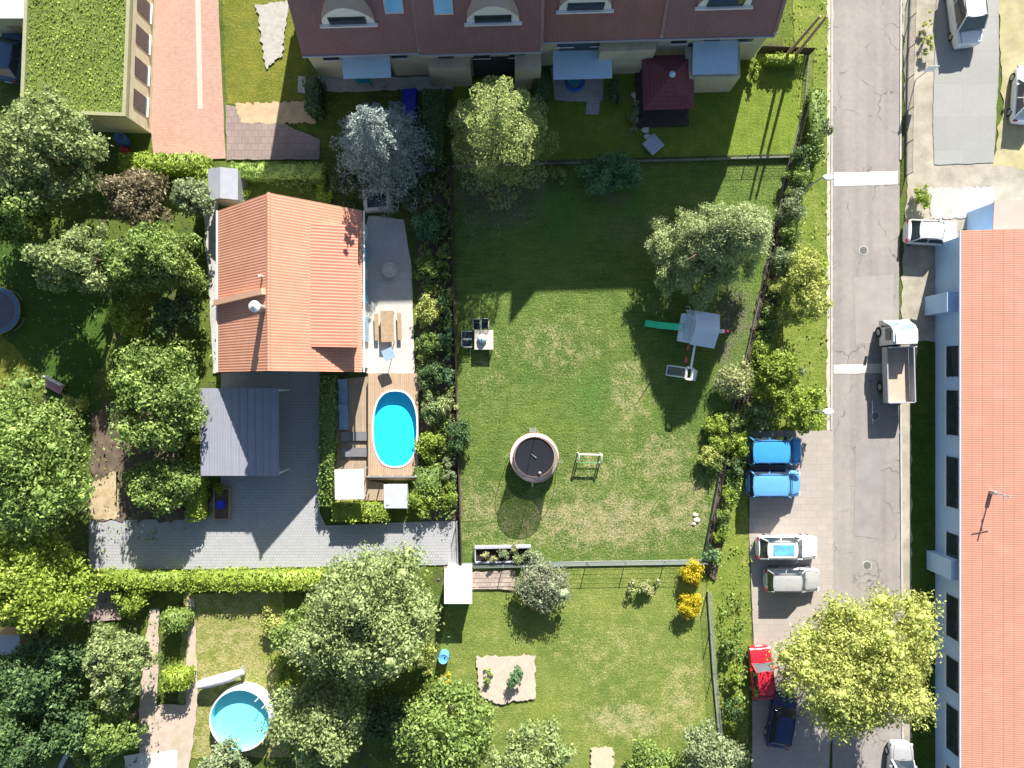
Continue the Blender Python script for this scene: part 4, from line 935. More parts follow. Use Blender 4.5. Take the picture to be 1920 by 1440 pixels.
# left edge trampoline
def trampoline(px, py, R, hz, ht, label, padm, matm, net, poles, name='trampoline', ringm=None):
    c = P(px, py, hz); t = thing(name, (c.x, c.y, 0), 0, label, 'trampoline')
    MB().lathe((0, 0, hz), [(R*.80, -.015), (.01, -.035)], 48).build('jumping_mat', matm, t)
    mb = MB(); mb.lathe((0, 0, hz), [(R*.80, .035), (R*.84, .05), (R*.97, .05), (R*1.0, .02), (R*1.0, -.03), (R*.80, -.02), (R*.80, .035)], 48); pad = mb.build('safety_pad', padm, t, smooth=True)
    mb = MB(); mb.ring((0, 0, hz+.052), R*.805, .014, 48, 5); mb.ring((0, 0, hz+.03), R*.995, .02, 48, 5); mb.build('pad_trim', plain('orange_trim', (.55, .22, .12), .6), pad)
    mb = MB(); mb.ring((0, 0, hz-.06), R*.96, .03, 48, 6); mb.build('frame_ring', METALG, t)
    for k in range(4):
        a = .785*(2*k+1)+.1; ca, sa = math.cos(a), math.sin(a); pr = .35
        MB().tube([(R*.93*math.cos(a-pr), R*.93*math.sin(a-pr), hz-.08), (R*.95*math.cos(a-pr), R*.95*math.sin(a-pr), .05), (R*.97*ca, R*.97*sa, .04), (R*.95*math.cos(a+pr), R*.95*math.sin(a+pr), .05), (R*.93*math.cos(a+pr), R*.93*math.sin(a+pr), hz-.08)], .025, 6).build('leg', METALG, t)
    if net:
        Rt = R*.90
        for a in poles:
            ca, sa = math.cos(a), math.sin(a)
            q = [(R*1.02, .05), (R*1.07, hz*.8), (R*1.15, hz+.5), (R*1.15, hz+1.0), (R*1.06, ht-.25), (Rt, ht)]
            MB().tube([(r0*ca, r0*sa, z) for r0, z in q], .022, 6).build('pole', METALG, t, smooth=True)
        MB().ring((0, 0, ht), Rt, .02, 48, 5).build('top_ring', ringm or DARKM, t)
        mb = MB(); mb.lathe((0, 0, 0), [(R*.83, hz+.05), (R*.86, (hz+ht)/2), (Rt, ht)], 48); mb.build('safety_net', netmat('net_weave', (.02, .025, .03), .68), t)
        mb = MB()
        for s in (-.22, .22): mb.tube([(s-.1, R*1.18, .02), (s-.1, R*.99, hz-.02)], .02, 6)
        for k in range(3): z = .2+k*.22; y = R*(1.18-.19*z/hz); mb.bar((-.32, y, z), (.12, y, z), .06, .03)
        mb.build('ladder', METALG, t)
    return t
trampoline(1002, 857, 1.80, .85, 2.65, 'netted trampoline with beige pad on the sunny lawn', plain('beige_pad', (.84, .73, .65), .6, .08, 2), plain('mat_black', (.055, .06, .075), .7, .1, 2), True, (1.48, -.1, -1.66, 3.05))
trampoline(-6, 582, 1.75, .7, 2.2, 'blue-rimmed trampoline cut off by the left edge', plain('blue_pad', (.05, .16, .26), .6), plain('mat_grey', (.10, .10, .14), .7), False, ())
c = P(1012, 887, .95); o = MB().lathe((0, 0, 0), [(.001, -.12)]+[(.12*math.cos(x), .12*math.sin(x)) for x in np.linspace(-1.3, 1.3, 9)]+[(.001, .12)], 16).build('ball', plain('ball_white', (.75, .72, .72), .5), smooth=True)
o.location = (c.x, c.y, .96); tag(o, 'small white ball lying on the trampoline mat', 'ball')
c = P(1001, 855, .9); t = thing('toy_bat', (c.x, c.y, .85), math.radians(-38), 'white toy bat lying mid trampoline mat', 'toy bat')
MB().tube([(-.2, 0, .04), (.0, 0, .04), (.12, 0, .04), (.22, 0, .04)], [.015, .02, .035, .035], 8).build('blade', WHITE, t); MB().tube([(-.26, 0, .04), (-.2, 0, .04)], .025, 8).build('grip', METALG, t)

# ------------------------------------------------------------------ small goal
c = P(1104, 856); t = thing('goal_frame', (c.x, c.y, 0), math.radians(-1.5), 'small white goal frame with green lower bar beside the trampoline', 'goal')
WP = plain('goal_white', (.78, .78, .76), .4, .03)
MB().bar((-.86, .27, 1.1), (.84, .27, 1.1), .09, .09).build('crossbar', WP, t)
for s in (-.85, .83):
    MB().tube([(s, .27, 0), (s, .27, 1.06)], .045, 8).build('post', WP, t)
    MB().tube([(s, .34, 1.12), (s, .2, 1.14), (s, -.2, .95), (s, -.42, .6), (s, -.45, .0)], .055, 8).build('side_arm', WP, t, smooth=True)
MB().bar((-.85, -.42, .3), (.83, -.42, .3), .04, .04).build('lower_bar', plain('goal_green', (.05, .40, .16), .5), t)

# ------------------------------------------------------------------ table and chairs on the lawn
c = P(907.5, 637, .75); t = thing('garden_table', (c.x, c.y, 0), 0, 'square pale slatted table on the lawn by the board fence', 'table')
TW = plain('bleached_timber', (.62, .55, .46), .7, .1, 4, dirt=(.4, .34, .28))
for k in range(7): MB().box(-.70+k*.2, -.70+k*.2+.185, -.72, .72, .70, .745).build('slat', TW, t)
MB().box(-.62, .62, -.62, .62, .62, .698).build('frame', TW, t)
for sx in (-1, 1):
    for sy in (-1, 1): MB().box(sx*.6-.04, sx*.6+.04, sy*.6-.04, sy*.6+.04, 0, .62).build('leg', TW, t)
c = P(904, 635, .85); t = thing('lidded_dish', (c.x, c.y, .75), 0, 'round pale blue lidded dish standing on the slatted table', 'dish')
MB().lathe((0, 0, 0), [(.2, 0), (.2, .03), (.36, .1), (.37, .16), (.33, .17)], 24).build('bowl', METALG, t, smooth=True)
MB().lathe((0, 0, .17), [(.335, 0), (.28, .12), (.15, .2), (.02, .22)], 24).build('lid', glassmat('pale_lid', (.42, .52, .58), .15), t, smooth=True)
MB().tube([(0, 0, .37), (0, 0, .44)], .03, 8).build('knob', DARKM, t)
def chair(px, py, rz, label, src=None):
    c = P(px, py, .5)
    t = thing('garden_chair', (c.x, c.y, 0), rz, label, 'chair', 'chairs round the lawn table')
    NV = plain('navy_sling', (.025, .03, .06), .7); AL = plain('pale_alloy', (.62, .62, .64), .35, metal=.3)
    MB().slab([(-.23, -.25, .42), (.23, -.25, .42), (.23, .25, .40), (-.23, .25, .40)], .03).build('seat', NV, t)
    MB().slab([(-.23, .27, .42), (.23, .27, .42), (.23, .44, .98), (-.23, .44, .98)], .03).build('backrest', NV, t)
    for s in (-1, 1):
        MB().bar((s*.27, -.27, .64), (s*.27, .36, .64), .045, .025).build('armrest', AL, t)
        MB().tube([(s*.27, -.26, 0), (s*.27, -.24, .62)], .014, 6).build('leg', AL, t)
        MB().tube([(s*.27, .34, 0), (s*.27, .28, .42), (s*.26, .45, 1.0)], .014, 6).build('leg', AL, t)
    MB().tube([(-.26, .455, 1.0), (.26, .455, 1.0)], .014, 6).build('back_rail', AL, t)
chair(894, 611, .04, 'dark sling chair north of the lawn table, left of its pair')
chair(909.5, 610, -.02, 'dark sling chair north of the lawn table, right of its pair')
chair(878, 628, 1.57, 'dark sling chair west of the lawn table, upper of its pair')
chair(878, 644, 1.57, 'dark sling chair west of the lawn table, lower of its pair')

# ------------------------------------------------------------------ play tower with slide, swings and climbing frame
rz = math.radians(-9.5); c = P(1317, 617, 2.6); PT = plain('play_timber', (.74, .82, .92), .6, .12, 7)
t = thing('play_tower', (c.x, c.y, 0), rz, 'pale blue timber play tower with green slide and two red swings', 'play tower')
RF = tilemat('pale_board_roof', (.74, .82, .92), .1, .17, 'Y', .6, .02)
# roof with ridge along x
mb = MB(); mb.tiles((-.62, 1.25, 2.35), (1.12, 1.25, 2.35), (1.12, 0, 3.05), (-.62, 0, 3.05), 8, .02, .03); mb.tiles((-.62, -1.2, 2.35), (1.12, -1.2, 2.35), (1.12, 0, 3.05), (-.62, 0, 3.05), 8, .02, .03)
roof = mb.build('roof', RF, t)
MB().box(-.66, -.56, -1.2, 1.25, 2.30, 2.36).build('roof_edge', PT, t)
for sx in (-.5, .85):
    for sy in (-.8, .8): MB().box(sx-.05, sx+.05, sy-.05, sy+.05, 0, 2.42).build('post', PT, t)
MB().box(-1.35, .95, -1.0, 1.0, 1.2, 1.27).build('platform', PT, t)
for sx, sy in ((-1.3, -.95), (-1.3, .95), (-1.3, -.3), (-1.3, .35)): MB().box(sx-.04, sx+.04, sy-.04, sy+.04, 1.28, 2.0).build('rail_post', PT, t)
for a, b in (((-1.3, -.95), (-1.3, -.3)), ((-1.3, .35), (-1.3, .95)), ((-1.3, -.95), (-.8, -.95)), ((-1.3, .95), (-.8, .95)), ((.85, -.8), (.85, .8)), ((-.8, -.9), (.85, -.9))):
    MB().bar((*a, 2.0), (*b, 2.0), .06, .08).build('rail', PT, t)
for sy in (-1, 1):
    for k in range(8): MB().box(-.7+k*.2, -.7+k*.2+.15, sy*.86-.012, sy*.86+.012, 1.28, 1.9).build('side_board', PT, t)
# slide
SG = plain('slide_green', (.06, .85, .42), .35, .05, 2); c2 = .03
mb = MB(); pts = [(-.95, 1.28), (-1.3, 1.2), (-2.0, .72), (-2.7, .28), (-3.3, .18), (-3.65, .16)]
for (xa, za), (xb, zb) in zip(pts, pts[1:]):
    mb.slab([(xa, -.2+c2, za), (xa, .2+c2, za), (xb, .2+c2, zb), (xb, -.2+c2, zb)], .03)
    for s in (-1, 1): mb.bar((xa, s*.22+c2, za+.07), (xb, s*.22+c2, zb+.07), .035, .17)
mb.build('slide', SG, t)
# ladder on the north side
mb = MB()
for s in (-.75, -.25): mb.bar((s, 1.55, .03), (s, 1.0, 1.25), .06, .1)
for k in range(6): f = (k+.5)/6; mb.bar((-.75, 1.55-.55*f, 1.22*f), (-.25, 1.55-.55*f, 1.22*f), .14, .04)
mb.build('ladder', PT, t)
for x in (-.8, -.18): MB().tube([(x, 1.75, .0), (x, 1.7, 1.0), (x, .95, 2.0)], .03, 6).build('handrail', PT, t)
# pennant
mb = MB(); mb.tube([(1.1, 0, 3.0), (1.28, -.0, 3.25)], .02, 6); mb.build('flagstaff', METALG, t)
MB().lathe((0, 0, 0), [(.001, 0), (.13, .06), (.14, .3), (.10, .36)], 10).build('toy_telescope', WHITE, t)
o = col.objects[-1]; o.rotation_euler = (0, math.radians(80), .15); o.location = (1.12, -.0, 2.9)
MB().lathe((0, 0, 0), [(.10, .36), (.12, .52), (.09, .62), (.001, .63)], 10).build('telescope_end', plain('toy_red', (.65, .04, .08), .5), t)
o = col.objects[-1]; o.rotation_euler = (0, math.radians(80), .15); o.location = (1.12, -.0, 2.9)
# swing beam
hb = 2.2; inv = Matrix.Rotation(-rz, 4, 'Z')
def LP(px, py, h):
    q = P(px, py, h)-Vector((t.location.x, t.location.y, 0)); return inv @ q
b0 = LP(1304, 640, hb); b1 = LP(1295, 692, hb)
MB().bar(b0, b1, .13, .13).build('swing_beam', WP, t)
for (sx, sy) in ((1292.3, 652.5), (1287.8, 675)):
    sp = LP(sx, sy, .45); d = (b1-b0).normalized(); k = d.dot(sp-b0); bt = b0+d*k
    q = MB(); q.bar(bt-d*.0+Vector((0, 0, -hb+.45))-d*.22, bt+Vector((0, 0, -hb+.45))+d*.22, .2, .035); seat = q.build('swing_seat', plain('swing_red', (.80, .16, .16), .6), t)
    for s in (-.2, .2): MB().tube([bt+d*s+Vector((0, 0, -hb+.47)), bt+d*s-Vector((0, 0, .06))], .014, 5).build('swing_rope', DARKM, seat)
# climbing frame at the far end of the beam
e1 = LP(1271.5, 687, 2.0)
def quad4(ps): return [LP(*q) for q in ps]
TL, TR, BL, BR = quad4([(1287, 690, 2.15), (1285, 708, 2.15), (1252, 685, .1), (1249, 703, .1)])
for a, b in ((TL, BL), (TR, BR), (BL, BR), (TL, TR)): MB().bar(a, b, .09, .07).build('climbing_beam', PT, t)
mb = MB()
for k in range(1, 9):
    f = k/9; mb.tube([TL.lerp(BL, f), TR.lerp(BR, f)], .028, 4)
for k in range(1, 4):
    f = k/4; mb.tube([TL.lerp(TR, f), BL.lerp(BR, f)], .028, 4)
mb.build('climbing_net', plain('rope_grey', (.22, .24, .28), .9), t)
A, B, Cc, D = quad4([(1287.5, 689, 2.2), (1298.5, 690.5, 2.2), (1296.5, 711.5, 2.2), (1285.5, 709.5, 2.2)])
mb = MB()
for a, b in ((A, B), (B, Cc), (Cc, D), (D, A)): mb.bar(a, b, .16, .08)
mb.build('top_frame', WP, t)
A2, B2, C2, D2 = quad4([(1299, 690.5, 2.15), (1308, 696.5, .1), (1304, 713.5, .1), (1296.5, 712, 2.15)])
for k in range(6):
    f0, f1 = k/6, (k+.92)/6; MB().slab([A2.lerp(B2, f0), A2.lerp(B2, f1), D2.lerp(C2, f1), D2.lerp(C2, f0)], .03).build('climbing_board', PT, t)
for a, b in ((A2, B2), (D2, C2)): MB().bar(a-Vector((0, 0, .06)), b-Vector((0, 0, .06)), .08, .08).build('climbing_beam', PT, t)

# ------------------------------------------------------------------ raised planter with greenery at the bottom of the garden
a, b = P(890, 1056, .6), P(996, 1025, .6); t = thing('raised_planter', ((a.x+b.x)/2, (a.y+b.y)/2, 0), math.radians(1), 'grey raised planter trough by the bottom garden fence', 'planter')
X, Y = (b.x-a.x)/2, (b.y-a.y)/2; PG = plain('planter_grey', (.36, .38, .45), .5, .1, 3)
mb = MB(); mb.box(-X, X, Y-.14, Y, 0, .6); mb.box(-X, X, -Y, -Y+.1, 0, .5); mb.box(-X, -X+.08, -Y+.1, Y-.14, 0, .55); mb.box(X-.08, X, -Y+.1, Y-.14, 0, .55); mb.build('trough', PG, t)
MB().box(-X+.081, X-.081, -Y+.101, Y-.141, 0, .30).build('earth', plain('black_compost', (.02, .015, .012), .95), t)

# ------------------------------------------------------------------ vehicles
def car(px, py, rz, L_, W_, Hh, mat, label, cat='car', hood=.27, rear=.06, rs=.10, ws=.13, zh=.0, glassroof=False, name='parked_car', belt=.92, cabw=.84, boxy=0, group='parked cars'):
    c = P(px, py, Hh*.7); t = thing(name, (c.x, c.y, 0), rz, label, cat, group)
    xs = [-.5, -.485, -.44, -.3, -.1, .1, .25, .38, .46, .49, .5]
    wf = [.66, .84, .95, .99, 1, 1, .99, .965, .90, .78, .62]
    if boxy: wf = [.86, .95, .98, 1, 1, 1, 1, .98, .94, .88, .78]
    zb = [belt*.80, belt*.92, belt*.98, belt, belt, belt, belt*.99, belt*.93, belt*.85, belt*.76, belt*.62]
    prof = [(.88, .22), (.97, .32), (1.0, .5), (1.0, .68), (.975, -.10), (.90, -.03), (.6, 0.01), (.25, .03), (0, .035)]
    n = len(prof); full = prof+[(-a, b) for a, b in prof[-2::-1]]; m = len(full)
    V = []
    for i, x in enumerate(xs):
        for (fy, z) in full:
            zz = z if z >= .15 and abs(fy) > .86 and z > 0.1 and z <= .7 and not (z == -.10) else zb[i]+z
            V.append((x*L_, fy*W_/2*wf[i], min(zz, zb[i]+.04)))
    F = [(i*m+k, i*m+k+1, (i+1)*m+k+1, (i+1)*m+k) for i in range(len(xs)-1) for k in range(m-1)]
    F += [tuple(range(m)), tuple((len(xs)-1)*m+k for k in range(m))]+[(i*m, (i+1)*m, (i+1)*m+m-1, i*m+m-1) for i in range(len(xs)-1)]
    MB().add(V, F).build('body', mat, t, smooth=True)
    xb0, xb1 = (-.5+rear)*L_, (.5-hood)*L_; xr0, xr1 = xb0+rs*L_, xb1-ws*L_; wb = W_/2*cabw*1.06; wr = W_/2*cabw*.86; z0 = belt-.02
    # greenhouse: four glass faces and a crowned roof
    g = [(xb0, -wb, z0), (xb1, -wb, z0), (xb1, wb, z0), (xb0, wb, z0), (xr0, -wr, Hh-.04), (xr1, -wr, Hh-.04), (xr1, wr, Hh-.04), (xr0, wr, Hh-.04)]
    MB().add([g[1], g[2], g[6], g[5]], [(0, 1, 2, 3)]).build('windscreen', GLASS, t)
    MB().add([g[0], g[3], g[7], g[4]], [(0, 1, 2, 3)]).build('rear_window', GLASS, t)
    MB().add([g[0], g[1], g[5], g[4]], [(0, 1, 2, 3)]).build('side_window', GLASS, t)
    MB().add([g[3], g[2], g[6], g[7]], [(0, 1, 2, 3)]).build('side_window', GLASS, t)
    R = []; nx, ny = 8, 6
    for i in range(nx+1):
        for j in range(ny+1):
            u, v_ = i/nx*2-1, j/ny*2-1; ex = 1-.05*v_*v_
            R.append(((xr0+xr1)/2+u*(xr1-xr0)/2*1.05*ex, v_*wr*1.03*(1-.06*u*u), Hh-.05*(u**4)-.05*v_**4))
    F = [(i*(ny+1)+j, (i+1)*(ny+1)+j, (i+1)*(ny+1)+j+1, i*(ny+1)+j+1) for i in range(nx) for j in range(ny)]
    b_ = len(R); R += [(x, y, z-.05) for x, y, z in R]
    ed = [i*(ny+1) for i in range(nx+1)]+[nx*(ny+1)+j for j in range(1, ny+1)]+[i*(ny+1)+ny for i in range(nx-1, -1, -1)]+[j for j in range(ny-1, 0, -1)]
    F += [(ed[i], ed[(i+1) % len(ed)], ed[(i+1) % len(ed)]+b_, ed[i]+b_) for i in range(len(ed))]
    rf = MB().add(R, F).build('roof', mat, t, smooth=True)
    if glassroof: MB().box(xr0+.35, xr1-.25, -wr*.6, wr*.6, Hh-.03, Hh+.012).build('sunroof', GLASSB, rf)
    for a, b in ((0, 4), (1, 5), (2, 6), (3, 7)): MB().bar(g[a], g[b], .08, .05).build('pillar', mat, t)
    for s in (0, 1):
        q0 = Vector(g[0 if s == 0 else 3]).lerp(Vector(g[1 if s == 0 else 2]), .5); q1 = Vector(g[4 if s == 0 else 7]).lerp(Vector(g[5 if s == 0 else 6]), .42); MB().bar(q0, q1, .07, .05).build('pillar', mat, t)
    for sx in (-.31, .31):
        for sy in (-1, 1):
            w_ = MB(); y1 = sy*(W_/2-.02); w_.tube([(sx*L_, y1-sy*.2, .32), (sx*L_, y1+sy*.01, .32)], .32, 18); wh = w_.build('wheel', TYRE, t, smooth=True)
            MB().tube([(sx*L_, y1-sy*.05, .32), (sx*L_, y1+sy*.02, .32)], .19, 12).build('rim', METALG, wh)
    for sy in (-1, 1):
        MB().box(.462*L_, .487*L_, sy*W_*.36-.16, sy*W_*.36+.16, belt*.70, belt*.83).build('headlight', glassmat('lamp_glass', (.5, .52, .55), .1), t)
        MB().box(-.5*L_-.005, -.478*L_, sy*W_*.37-.13, sy*W_*.37+.13, belt*.70, belt*.9).build('tail_light', plain('tail_red', (.35, .02, .02), .3), t)
        MB().box(xb1-.30*ws*L_-.35, xb1-.30*ws*L_-.22, sy*(W_/2+.02)-.09, sy*(W_/2+.02)+.09, belt+.0, belt+.13).build('mirror', mat, t)
    SM = plain('panel_gap', (.02, .02, .022), .8)
    xh = xb1+.06; q = MB(); q.tube([(xh, -W_*.40, zb[7]+.035), (xh, 0, belt+.03), (xh, W_*.40, zb[7]+.035)], .014, 4)
    q.bar((xh, -W_*.40, belt-.01), (.47*L_, -W_*.33, belt*.86), .02, .02); q.bar((xh, W_*.40, belt-.01), (.47*L_, W_*.33, belt*.86), .02, .02); q.build('bonnet_gap', SM, t)
    for sy in (-1, 1):
        MB().bar((xr0+.05, sy*wr*.93, Hh-.02), (xr1-.05, sy*wr*.93, Hh-.02), .03, .03).build('roof_rail', DARKM, t)
        MB().bar((xb1-.02, sy*.05, belt+.03), (xb1-.16, sy*.05+.55*(1 if sy > 0 else -.4), belt+.10), .02, .02).build('wiper', DARKM, t)
        MB().box(xb0+.5*(xb1-xb0)-.08, xb0+.5*(xb1-xb0)+.08, sy*W_/2-.01, sy*W_/2+.02, .76, .79).build('door_handle', METALG, t)
    MB().box(.495*L_, .505*L_, -.26, .26, .38, .5).build('number_plate', WHITE, t)
    MB().box(-.508*L_, -.498*L_, -.26, .26, .45, .57).build('number_plate', WHITE, t)
    return t
WC = paint('white_car_paint', (.75, .76, .77)); SC = paint('silver_car_paint', (.50, .50, .51), .3, .3)
car(1480, 1029, 0, 4.45, 1.80, 1.5, WC, 'white estate car with pale glass roof, above the silver car', glassroof=True, rear=.03, rs=.09)
car(1489, 1090, 0, 4.0, 1.80, 1.5, SC, 'silver hatchback parked below the white estate car', rear=.03, rs=.06)
BV = paint('blue_van_paint', (.05, .30, .66), .3)
BV2 = paint('sky_blue_van_paint', (.12, .36, .74), .3)
car(1457, 846, 0, 3.95, 2.05, 1.85, BV, 'boxy blue van, the upper of two near the verge shrubs', 'van', hood=.20, rear=.01, rs=.02, ws=.12, cabw=.95, boxy=1, name='parked_van', belt=1.15, group='blue vans')
car(1456, 908, 0, 3.85, 2.0, 1.85, BV2, 'boxy light blue van with open bay between it and the white car', 'van', hood=.20, rear=.01, rs=.02, ws=.12, cabw=.95, boxy=1, name='parked_van', belt=1.15, group='blue vans')
car(1432, 1266, math.radians(95), 3.9, 1.7, 1.45, paint('red_car_paint', (.55, .02, .04)), 'red car half hidden by the yellow-green tree')
car(1470, 1352, math.radians(80), 4.3, 1.8, 1.5, paint('navy_car_paint', (.02, .03, .12)), 'navy car parked below the red car')
car(1694, 1452, math.radians(88), 4.3, 1.8, 1.5, SC, 'silver car cut off by the bottom edge of the road')
car(1820, 12, math.radians(-83), 5.0, 2.0, 2.0, WC, 'white van cut off by the top edge on the concrete apron', 'van', hood=.18, rear=.01, rs=.02, cabw=.94, boxy=1, name='parked_van', belt=1.15)
car(1931, 172, math.radians(85), 4.2, 1.8, 1.5, WC, 'white car cut off by the right edge at the straw bank')
car(1752, 434, math.radians(-3), 3.7, 1.85, 1.5, WC, 'white car at the north corner of the long orange building')
car(15, 95, math.radians(80), 4.2, 1.8, 1.5, paint('steel_blue_paint', (.06, .12, .22)), 'steel blue car in shade at the upper left edge')
# tipper truck on the road
c = P(1688, 676, 1.5); t = thing('tipper_truck', (c.x, c.y, 0), math.radians(91.5), 'pale grey tipper truck parked on the road, sand in its bed', 'truck')
TP = paint('truck_white_paint', (.62, .64, .66), .35); BED = plain('bed_steel', (.34, .35, .38), .5, .15, 2)
mb = MB(); V = []
prof = [(1.15, .5), (1.15, 2.15), (1.35, 2.28), (2.15, 2.28), (2.55, 1.95), (2.85, 1.25), (2.98, 1.1), (3.0, .5)]
V = [(x, -.95*(1 if z < 1.4 else .93), z) for x, z in prof]+[(x, .95*(1 if z < 1.4 else .93), z) for x, z in prof]; n = len(prof)
mb.add(V, [tuple(range(n)), tuple(range(2*n-1, n-1, -1))]+[(i, (i+1) % n, n+(i+1) % n, n+i) for i in range(n)]); mb.build('cab', TP, t)
MB().add([(2.27, -.78, 2.22), (2.56, -.80, 1.985), (2.84, -.82, 1.315), (2.84, .82, 1.315), (2.56, .80, 1.985), (2.27, .78, 2.22)], [(0, 1, 4, 5), (1, 2, 3, 4)]).build('windscreen', glassmat('truck_glass', (.16, .21, .24), .1), t)
for s in (-1, 1):
    MB().box(1.5, 2.35, s*.955-.01, s*.955+.01, 1.35, 2.0).build('side_window', GLASS, t)
    MB().box(2.45, 2.6, s*1.12-.1, s*1.12+.1, 1.3, 1.65).build('mirror', DARKM, t)
    MB().box(2.92, 3.02, s*.7-.14, s*.7+.14, .65, .85).build('headlight', WHITE, t)
    MB().box(-3.05, 1.0, s*.98-.04, s*.98+.04, .95, 1.6).build('bed_side', BED, t)
    for x in (2.15, -1.9):
        wh = MB().tube([(x, s*.98, .42), (x, s*.72, .42)], .42, 18).build('wheel', TYRE, t, smooth=True); MB().tube([(x, s*.99, .42), (x, s*.9, .42)], .22, 12).build('rim', METALG, wh)
MB().box(-3.05, 1.0, -.93, .93, .86, .94).build('bed_floor', plain('bed_floor_tan', (.46, .37, .29), .8, .12, 1.5), t)
MB().box(.93, 1.0, -.93, .93, .95, 2.05).build('headboard', TP, t); MB().box(-3.1, -3.03, -.93, .93, .95, 1.6).build('tailboard', BED, t)
MB().box(1.18, 1.95, -.75, .75, 2.285, 2.40).build('roof_pod', WC, t)
MB().box(-2.9, 2.9, -.4, .4, .5, .7).build('chassis', DARKM, t)

# ------------------------------------------------------------------ trees
r_ = seed(); q_ = P(1300, 495); t = thing('garden_tree', (q_.x, q_.y, 0), 0, 'broad leafy tree above the play tower in the garden', 'tree')
Cs, Rs = [], []
for k in range(330):
    f = r_.random()**1.4; z = 2.2+5.3*f; a = r_.random()*6.283
    ax = (1296+52*f-1300)/K; ay = (495-(493-34*f))/K
    rx_ = (4.25*(1-f)+1.3*f)*(1+.13*math.sin(3*a+1)+.08*math.sin(7*a)); ry_ = (3.15*(1-f)+1.3*f)*(1+.13*math.sin(3*a+1)+.08*math.sin(7*a))
    e_ = r_.random()**.6; Cs.append((ax+rx_*e_*math.cos(a), ay+ry_*e_*math.sin(a), z-.9*e_*f)); Rs.append(.36+.45*r_.random()*(1.2-.5*e_))
V, F = clumps(np.array(Cs), np.array(Rs), 100000, .07, r_, core=.3, spread=.5)
quadmesh('crown', V, F, GR['hero'], t); trunk_mb(r_, 7, .2, 2.6, 9).build('trunk', BARK, t, smooth=True)
conifer('blue_spruce', 730, 302, 98, 10.2, GR['blue'], 'silvery blue spruce below the leftmost terraced house', tiers=18, nb=14, per=230, ls=.085)
conifer('yellow_pine', 938, 288, 98, 11.2, GR['pine'], 'yellow-green pine at the top left corner of the garden', tiers=10, nb=8, per=520, ls=.085, tipw=.85, droop=.12, bend=.58)
T = tree
T('round_tree', 95, 290, 118, 7.5, GR['pale'], 'wide pale green tree at upper left below the clover lawn', n=12000, ls=.12, nc=80, ry=88)
T('round_tree', 30, 400, 75, 6, GR['mid'], 'mid green tree at left edge below the wide pale tree', n=6000, ls=.12)
T('brown_tree', 262, 372, 62, 5, GR['brown'], 'brownish thin-leaved tree beside the yellow hedge', n=4500, ls=.11, core=.35)
T('long_tree', 175, 490, 98, 6.8, GR['pale'], 'pale green tree above the shaded left lawn', n=9000, ls=.12, nc=60, ry=66)
T('long_tree', 300, 492, 92, 6.2, GR['mid'], 'green tree touching the west wall of the orange-roofed house', n=9000, ls=.12, nc=60, ry=68)
T('small_tree', 362, 372, 38, 4.5, GR['grey'], 'small grey-green tree left of the silvery shed', n=2600, ls=.11)
T('small_tree', 245, 600, 36, 3.8, GR['lime'], 'thin lime tree on the shaded left lawn', n=1400, ls=.11, core=.3)
T('small_tree', 335, 590, 42, 3.8, GR['deep'], 'dark tree in shade west of the orange-roofed house', n=2200, ls=.11, core=.4)
T('garden_tree', 300, 745, 92, 6.2, GR['mid'], 'green tree left of the carport', n=10000, ls=.12, nc=70, ry=102)
T('garden_tree', 310, 905, 62, 4.2, GR['mid'], 'smaller dark green tree below the tree left of the carport', n=5000, ls=.12)
T('large_tree', 70, 855, 118, 8.2, GR['mid'], 'very large green tree at the left edge, mid height', n=16000, ls=.12, nc=110, ry=130)
T('large_tree', 66, 1085, 105, 7.2, GR['lime'], 'large bright yellow-green tree at the left edge by the driveway end', n=13000, ls=.12, nc=90, ry=98)
T('narrow_tree', 225, 1245, 54, 6.2, GR['pale'], 'tall narrow pale tree left of the topiary blocks', n=6000, ls=.12, ry=100)
T('narrow_tree', 215, 1370, 46, 5.2, GR['mid'], 'narrow tree below the tall narrow pale one', n=3600, ls=.12)
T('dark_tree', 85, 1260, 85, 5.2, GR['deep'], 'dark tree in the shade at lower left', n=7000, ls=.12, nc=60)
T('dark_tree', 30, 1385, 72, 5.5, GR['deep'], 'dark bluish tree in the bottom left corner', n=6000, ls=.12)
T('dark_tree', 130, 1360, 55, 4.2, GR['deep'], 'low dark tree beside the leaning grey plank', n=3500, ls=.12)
T('large_tree', 690, 1150, 142, 9.0, GR['pale'], 'huge pale green tree below the driveway', n=20000, ls=.12, nc=130, ry=122)
T('round_tree', 606, 1340, 84, 6.2, GR['pale'], 'pale green tree right of the round pool', n=9000, ls=.12, nc=60, ry=98)
T('round_tree', 840, 1362, 100, 6.0, GR['mid'], 'green tree at the bottom edge left of the neighbouring lawn', n=10000, ls=.12, nc=70, ry=88)
T('round_tree', 985, 1425, 80, 4.8, GR['pale'], 'pale tree cut by the bottom edge below the neighbouring lawn', n=6000, ls=.12)
T('small_tree', 1225, 1440, 52, 3.6, GR['mid'], 'small green tree at the bottom edge of the neighbouring lawn', n=2600, ls=.11)
T('small_tree', 1330, 1415, 62, 4.4, GR['grey'], 'grey-green tree at the bottom edge by the south fence end', n=3600, ls=.11)
T('round_tree', 565, 1180, 50, 4.2, GR['mid'], 'small green tree between dry lawn and huge pale tree', n=3000, ls=.12)
T('round_tree', 420, 1430, 48, 3.4, GR['grey'], 'grey-green bushy tree below the round pool', n=2600, ls=.12)
T('yellow_tree', 1604, 1238, 152, 8.2, GR['yell'], 'broad yellow-green tree overhanging the parked cars and road', n=42000, ls=.10, nc=190, ry=150, lob=.2, cr=.17, core=.35)
T('verge_tree', 1505, 545, 50, 4.4, GR['yell'], 'small yellow-green tree on the verge near the big garden tree', n=4500, ls=.10, ry=78)
